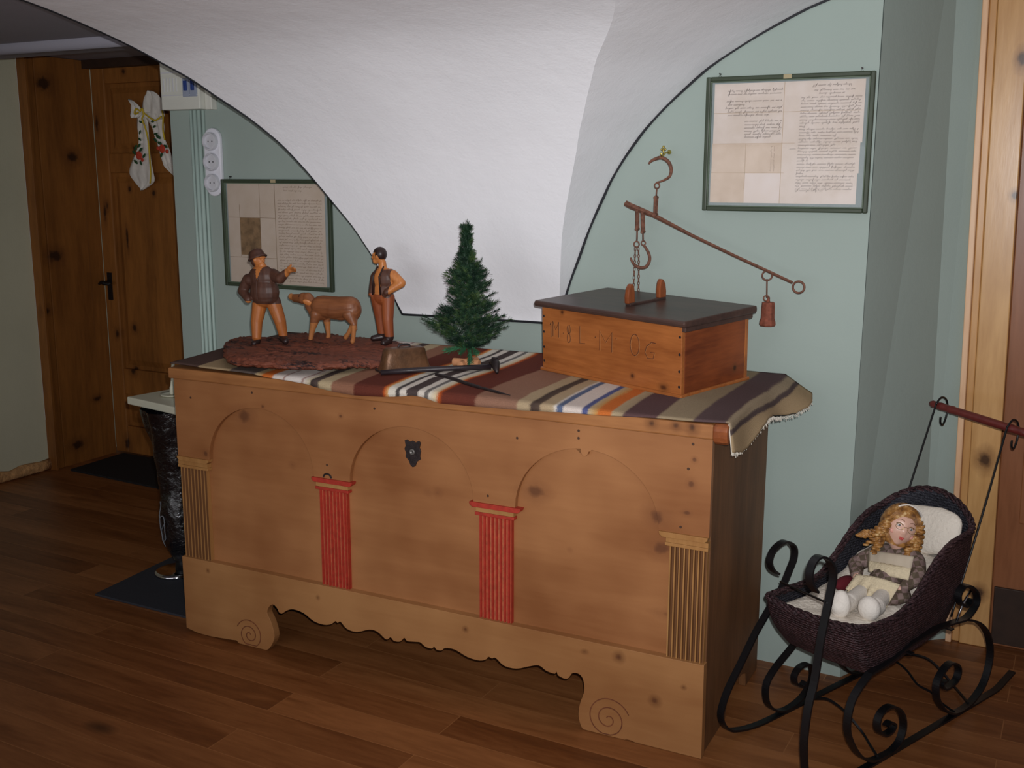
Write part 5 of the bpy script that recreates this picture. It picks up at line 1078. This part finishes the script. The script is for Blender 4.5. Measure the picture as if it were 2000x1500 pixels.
for ph in (0, PI/2, PI, PI*1.5):
    pts = []
    for k in range(NR*2):
        i = k/2; a = Vector(sl(*RIMC[int(i) % NR])); b = Vector(sl(*RIMC[(int(i)+1) % NR])); p = a.lerp(b, i-int(i)); t_ = (b-a).normalized(); c = Vector((0, -.05, p.z)); o_d = (p-c); o_d.z = 0; o_d = (o_d-t_*o_d.dot(t_)).normalized(); u_d = t_.cross(o_d); an = ph+k*.33
        pts.append(p-o_d*.005+(o_d*math.cos(an)+u_d*math.sin(an))*.0062)
    mb.tube(pts, .0045, 5, closed=True)
obj('braided_rim', mb, m_wick, bs, smooth=True)

# ------------------------------------------------------------ bedding and pillow
m_fleece = plain('cream_fleece', (232, 222, 208), .95, var=.05, bump=.8, bs=90, bd=.006)
def inside(w_, s, z, inset=.022):
    return None
def rim_span(s):
    L_ = [p for p in RIMC if abs(p[1]-s) < .02]; 
    return (min(p[0] for p in L_), max(p[0] for p in L_))
mb = M()
def zbed(w_, s): return lerp([(-.23, .384), (-.17, .376), (-.10, .370), (0, .374), (.08, .387), (.15, .41), (.22, .45), (.34, .46)], s)
def bed(i, j):
    f = j/12; a = Vector(RIMC[i]); hh = (zbed(0, a.y)-.004-.252)/(a.z-.252); hh = max(.2, min(.93, hh)); b = Vector(BOTC[i]); p = b.lerp(a, hh)
    c = Vector((.725, -.01, 0)); q = Vector((c.x+(p.x-c.x)*f*.93, c.y+(p.y-c.y)*f*.93, 0)); e = f**7
    z = min(zbed(q.x, q.y)*(1-e)+(p.z-.022)*e, 9)+.010*noise.noise(Vector((q.x*14, q.y*14, 1)))*(1-e)+.004*noise.noise(Vector((q.x*45, q.y*45, 1)))
    return sl(q.x, q.y, z)
mb.grid(NR, 12, lambda i, j: bed(i, j+1), closeu=True); mb.add([bed(i, 1) for i in range(NR)], [tuple(range(NR))]); o = obj('bedding', mb, m_fleece, smooth=True); o.location = ORG; o.rotation_euler = (0, 0, -TH); tag(o, 'cream fleece blanket lying in the wicker basket under the doll', 'blanket')
def pillow(name, label, c, r, rot, seed=0):
    mb = M(); ro = rot
    def f(i, j):
        th = PI*j/16; a = 2*PI*i/28; e = .55; ca, sa = math.cos(a), math.sin(a); st = math.sin(th)
        v = Vector((r[0]*math.copysign(abs(ca)**e, ca)*st**.6, r[1]*math.cos(th), r[2]*math.copysign(abs(sa)**e, sa)*st**.6))
        v *= 1+.06*noise.noise(v*22+Vector((seed, 0, 0))); return ro @ v+Vector(c)
    mb.grid(28, 17, f, closeu=True); o = obj(name, mb, m_fleece, smooth=True); o.location = ORG; o.rotation_euler = (0, 0, -TH); tag(o, label, 'pillow'); return o
pillow('pillow', 'cream pillow standing behind the doll head in the basket', sl(.724, .284, .508), (.122, .022, .068), Matrix.Rotation(-.12, 3, 'Y') @ Matrix.Rotation(-.45, 3, 'X'))

# ------------------------------------------------------------ the doll
dl = thing('doll', 'blond curly porcelain doll in plaid dress lying in the basket', 'doll', ORG, -TH)
m_skin = plain('bisque_skin', (214, 170, 150), .35, var=.04, spec=.45); m_hair = NT('golden_hair'); _v = m_hair.coord(); _f = m_hair.noise(_v, 60, 3); m_hair.l(m_hair.ramp(_f, [(.3, lin((96, 58, 26))), (.55, lin((168, 118, 60))), (.75, lin((232, 202, 148)))]), m_hair.b.inputs['Base Color']); m_hair = m_hair.fin(m_hair.N['Color Ramp'].outputs[0] if 'Color Ramp' in m_hair.N else (.6, .4, .2), .45, 0, .4)
def plaid_mat():
    t = NT('brown_plaid'); s_ = t.n('ShaderNodeTexChecker'); t.l(t.coord(rot=(.3, .5, .8)), s_.inputs['Vector']); s_.inputs['Scale'].default_value = 62; s_.inputs[1].default_value = (*lin((136, 116, 110)), 1); s_.inputs[2].default_value = (*lin((98, 86, 72)), 1)
    s2 = t.n('ShaderNodeTexChecker'); t.l(t.coord(rot=(.9, .2, 1.1)), s2.inputs['Vector']); s2.inputs['Scale'].default_value = 47; s2.inputs[1].default_value = (1, 1, 1, 1); s2.inputs[2].default_value = (.78, .74, .76, 1)
    return t.fin(t.mix(1.0, s_.outputs[0], s2.outputs[0], 'MULTIPLY'), .85, 0, .15)
m_plaid = plaid_mat(); m_bib = plain('beige_bib_cloth', (190, 176, 156), .85, var=.04); m_lace2 = plain('cream_crochet_lace', (216, 200, 168), .9, var=.10, vs=120, bump=1, bs=160, bd=.003); m_redc = plain('dark_red_velvet', (92, 16, 28), .9); m_sock = plain('white_knit', (230, 222, 212), .95, var=.05, bump=.6, bs=180, bd=.003)
m_eye = plain('grey_eye', (92, 96, 96), .15, spec=.8); m_lip = plain('doll_lips', (196, 84, 78), .3); m_blush = m_lip
# head frame: R to the picture's right, U up, F outward from the face
Fv = Vector((.735, -.65, .19)).normalized(); Uv = Vector((-.02, .22, .98)); Uv = (Uv-Fv*Uv.dot(Fv)).normalized(); Rv = Uv.cross(Fv).normalized()
ca_, sa_ = math.cos(-.22), math.sin(-.22); Rv, Uv = Rv*ca_+Uv*sa_, Uv*ca_-Rv*sa_
HC = sl(.752, .126, .556)
def H(x, y, z): return HC+Rv*x+Uv*y+Fv*z
mb = M()
def headpt(i, j):
    th = PI*j/30; a = 2*PI*i/40; x = math.sin(th)*math.sin(a); z = math.sin(th)*math.cos(a); y = math.cos(th)
    rx, ry, rz = .046, .056, .048
    if y < 0: rx *= 1-.22*(-y)**1.3; rz *= 1-.10*(-y)
    X, Y, Z = x*rx, y*ry, z*rz
    if z > 0:
        g = lambda cx, cy, sx, sy: math.exp(-((X-cx)/sx)**2-((Y-cy)/sy)**2)
        Z += .0085*g(0, -.012, .0050, .0070)+.003*g(0, .0, .004, .012)          # nose
        Z -= .0040*(g(-.0165, .004, .0095, .006)+g(.0165, .004, .0095, .006))   # sockets
        Z += .0030*(g(-.022, -.020, .012, .011)+g(.022, -.020, .012, .011))     # cheeks
        Z += .0035*g(0, -.029, .0085, .0050)+.0045*g(0, -.047, .011, .008)      # mouth, chin
    return H(X, Y, Z)
mb.grid(40, 31, headpt, closeu=True)
me = mb.mesh('head')
hd_ = link('head', me, m_skin, dl, smooth=True)
for s_ in (-1, 1):
    mb = M(); e = H(s_*.0168, .0030, .0395); Rm = Matrix((Rv, Uv, Fv)).transposed()
    mb.ell(e, (.0062, .0038, .0050), Rm, 14, 10); eo = obj('eye', mb, plain('eye_white', (206, 204, 202), .2), dl, smooth=True)
    mb = M(); mb.ell(e+Fv*.0032, (.0031, .0032, .0024), Rm, 12, 8); obj('iris', mb, m_eye, eo, smooth=True)
    mb = M(); mb.tube(cr([H(s_*.0075, .0045, .0445), H(s_*.0125, .0085, .0445), H(s_*.0190, .0090, .0425), H(s_*.0250, .0055, .0385)], 4), .0011, 5); mb.tube(cr([H(s_*.008, .0175, .0455), H(s_*.017, .0205, .0430), H(s_*.026, .0165, .0375)], 4), .0008, 5); obj('lashes_and_brow', mb, plain('brow_brown', (110, 74, 50), .8), hd_)
mb = M(); mb.ell(H(-.003, -.0268, .0470), (.0050, .0022, .0026), Rm, 10, 8); mb.ell(H(.003, -.0268, .0470), (.0050, .0022, .0026), Rm, 10, 8); mb.ell(H(0, -.0305, .0462), (.0058, .0027, .0028), Rm, 10, 8); obj('lips', mb, m_lip, hd_, smooth=True)
mb = M(); cols_ = []
for s_ in (-1, 1):
    c = H(s_*.0245, -.0165, .0372); mb.ell(c-Fv*.0022, (.0085, .0070, .0030), Rm, 12, 8)
obj('blushed_cheeks', mb, plain('rosy_cheek', (222, 158, 142), .4), hd_, smooth=True)
mb = M(); 
for s_ in (-1, 1): mb.tube([H(s_*.0168+.0115*math.cos(2*PI*k/18), .001+.0085*math.sin(2*PI*k/18), .0505) for k in range(18)], .0006, 5, closed=True)
mb.tube([H(-.0055, .002, .0515), H(0, .004, .0525), H(.0055, .002, .0515)], .0006, 5); obj('spectacles', mb, m_brass, hd_)
# hair: cap plus long ringlets
mb = M()
def cappt(i, j):
    th = PI*.80*j/16; a = 2*PI*i/30; x = math.sin(th)*math.sin(a); z = math.sin(th)*math.cos(a); y = math.cos(th)
    r = 1.14+.05*noise.noise(Vector((x*6, y*6, z*6)))
    X, Y, Z = x*.047*r, y*.057*r, z*.049*r
    if z > .25 and y < .62: Z = min(Z, .030+.022*max(0, y-.2)); X = X*1.0
    return H(X, Y+.001, Z-.003)
mb.grid(30, 17, cappt, closeu=True); hc = obj('hair', mb, m_hair, dl, smooth=True)
rn = random.Random(21)
def lock_curl(p, d, L_, r, turns, tr=.0042):
    mb = M(); pts = []; n = int(turns*10)
    ax = Vector((0, 0, -1)); x = Rv; y_ = Fv
    for k in range(n+1):
        t_ = k/n; q = p+d*t_+Vector((0, 0, -.004*math.sin(t_*3))); a = 2*PI*turns*t_; rad = r*(.5+.6*math.sin(PI*min(1, t_+.15)))
        pts.append(q+(x*math.cos(a)+y_*math.sin(a))*rad)
    mb.tube(pts, [tr*(.7+.4*math.sin(PI*k/n)) for k in range(n+1)], 6); return mb
def addc(m2): obj('ringlet', m2, m_hair, hc, smooth=True)
for k in range(13):   # left side of the picture: pulled out sideways then falling
    x0 = -.040-.004*rn.random(); p = H(x0, .018-.0045*k, .018+.014*rn.random()); d = -Uv*rn.uniform(.042, .066)+Rv*rn.uniform(-.040, -.004)+Fv*rn.uniform(-.004, .010); addc(lock_curl(p, d, 0, .0070, 4.5, .0046))
for k in range(20):   # right side: a thick mass of ringlets
    p = H(.030+.016*rn.random(), .034-.0042*k, .030-.010*rn.random()); d = -Uv*rn.uniform(.044, .062)+Rv*rn.uniform(.004, .034)+Fv*rn.uniform(-.006, .010); addc(lock_curl(p, d, 0, .0074, 4.5, .0046))
for k in range(6): p = H(-.052-.003*k, -.028-.004*k, .018); addc(lock_curl(p, -Rv*.040-Uv*.018, 0, .006, 4))
mb = M()              # strands swept over the forehead
for k in range(26):
    t_ = k/25; a0 = H(-.006+.004*math.sin(k), .060, .014); x1 = -.044+.086*t_; p1 = H(x1*.72, .046-.010*abs(t_-.5), .034); p2 = H(x1, .022-.010*abs(t_-.45)*2+(0 if t_ < .5 else -.004), .0400-.010*abs(t_-.5)*2); p3 = H(x1*1.06, .004-.030*abs(t_-.5)**.7, .034-.014*abs(t_-.5)*2)
    mb.tube(cr([a0, p1, p2]+([p3] if abs(t_-.5) > .18 else []), 4), .0027, 5)
obj('fringe_strands', mb, m_hair, hc, smooth=True)
mb = M(); mb.tube(cr([H(-.030, .050, .018), H(-.005, .064, .022), H(.026, .058, .020), H(.040, .048, .012)], 5), .0022, 6); obj('hair_ribbon', mb, m_lace, hc)
# neck, body, limbs
NK = sl(.755, .127, .506)
mb = M(); mb.cap(NK+Vector((0, 0, -.018)), H(0, -.040, .004), .017, .018); obj('neck', mb, m_skin, dl, smooth=True)
mb = M(); mb.tube([NK+Vector((.020*math.cos(2*PI*k/24), .019*math.sin(2*PI*k/24), -.008-.004*math.cos(2*PI*k/24))) for k in range(24)], .0042, 8, closed=True); obj('red_collar', mb, plain('red_cord', (196, 44, 56), .6), dl, smooth=True)
body = M(1.0)
TQ = sl(.755, .125, .455); LP = sl(.765, .055, .408)
body.ell(TQ, (.055, .036, .045)); body.cap(sl(.706, .115, .474), sl(.806, .118, .478), .026, .026); body.cap(TQ, LP, .044, .050)
body.ell(sl(.775, .03, .392), (.062, .046, .026)); body.ell(sl(.745, .012, .386), (.046, .038, .022)); body.ell(sl(.80, .038, .398), (.046, .046, .024))
body.cap(sl(.700, .112, .470), sl(.662, .070, .435), .0240, .0225); body.cap(sl(.662, .070, .435), sl(.690, .030, .424), .0225, .0170)
body.cap(sl(.815, .115, .474), sl(.842, .080, .450), .0240, .0225); body.cap(sl(.842, .08, .45), sl(.826, .045, .425), .0220, .016)
dre = link('plaid_dress', fused(body, .0035, 3), m_plaid, dl, smooth=True)
mb = M(); b1, b2, b3, b4 = sl(.691, .080, .482), sl(.828, .076, .502), sl(.836, .044, .446), sl(.716, .046, .434)
def quadsheet(mb, a, b, c, d, nu, nv, bul, nrm):
    mb.grid(nu, nv, lambda i, j: a.lerp(b, i/(nu-1)).lerp(d.lerp(c, i/(nu-1)), j/(nv-1))+nrm*(bul*math.sin(PI*i/(nu-1))*(.6+.4*math.sin(PI*j/(nv-1)))+.0015*math.sin(i*2.3)))
quadsheet(mb, b1, b2, b2.lerp(b3, .52), b1.lerp(b4, .52), 14, 8, .016, Vector((.3, -.8, .3))); bib = obj('bib', mb, m_bib, dre, smooth=True, solid=.003)
mb = M(); quadsheet(mb, b1.lerp(b4, .50), b2.lerp(b3, .50), b3, b4, 18, 7, .019, Vector((.3, -.8, .3))); obj('lace_bib_border', mb, m_lace2, dre, smooth=True, solid=.004)
mb = M(); A1_, A2_, A3_, A4_ = sl(.704, .006, .432), sl(.826, .022, .436), sl(.812, -.026, .380), sl(.704, -.040, .402)
mb.grid(25, 10, lambda i, j: A1_.lerp(A2_, i/24).lerp(A4_.lerp(A3_, i/24)+Vector((.006*math.sin(i*1.9), 0, -.010*abs(math.sin(i*.39)))), j/9)+Vector((.2, -.6, .7))*(.012*math.sin(PI*i/24)+.003*math.sin(i*1.1)*j/9)); obj('lace_apron', mb, m_lace2, dre, smooth=True, solid=.0035)
mb = M(); mb.cap(sl(.690, .030, .424), sl(.699, .016, .420), .0085, .0105)
for k in range(4): mb.cap(sl(.700+.004*k, .014, .424-.003*k), sl(.707+.004*k, .002, .418-.004*k), .0036, .0028, 8, 3)
mb.cap(sl(.695, .018, .427), sl(.704, .012, .433), .0036, .003, 8, 3); link('hand', fused(mb, .0016, 2), m_skin, dl, smooth=True)
mb = M(); mb.cap(sl(.826, .045, .425), sl(.818, .035, .420), .0085, .0100)
for k in range(4): mb.cap(sl(.814-.004*k, .032, .422-.003*k), sl(.806-.004*k, .022, .414-.003*k), .0036, .0028, 8, 3)
mb.cap(sl(.820, .036, .427), sl(.811, .030, .431), .0036, .003, 8, 3); link('hand', fused(mb, .0016, 2), m_skin, dl, smooth=True)
mb = M(); mb.ell(sl(.664, .018, .392), (.020, .042, .020)); obj('red_underskirt', mb, m_redc, dl, smooth=True)
mb = M(); mb.cap(sl(.735, .0, .396), sl(.760, -.105, .404), .022, .020); mb.cap(sl(.760, -.105, .398), sl(.763, -.150, .402), .022, .026); mb.ell(sl(.763, -.152, .406), (.028, .021, .040), Matrix.Rotation(.10, 3, 'Y')); link('white_boot', fused(mb, .003, 3), m_sock, dl, smooth=True)
mb = M(); mb.cap(sl(.790, .005, .398), sl(.817, -.075, .402), .023, .022); mb.ell(sl(.820, -.108, .402), (.030, .025, .033)); mb.cap(sl(.817, -.07, .396), sl(.820, -.105, .398), .024, .025); link('white_boot', fused(mb, .003, 3), m_sock, dl, smooth=True)
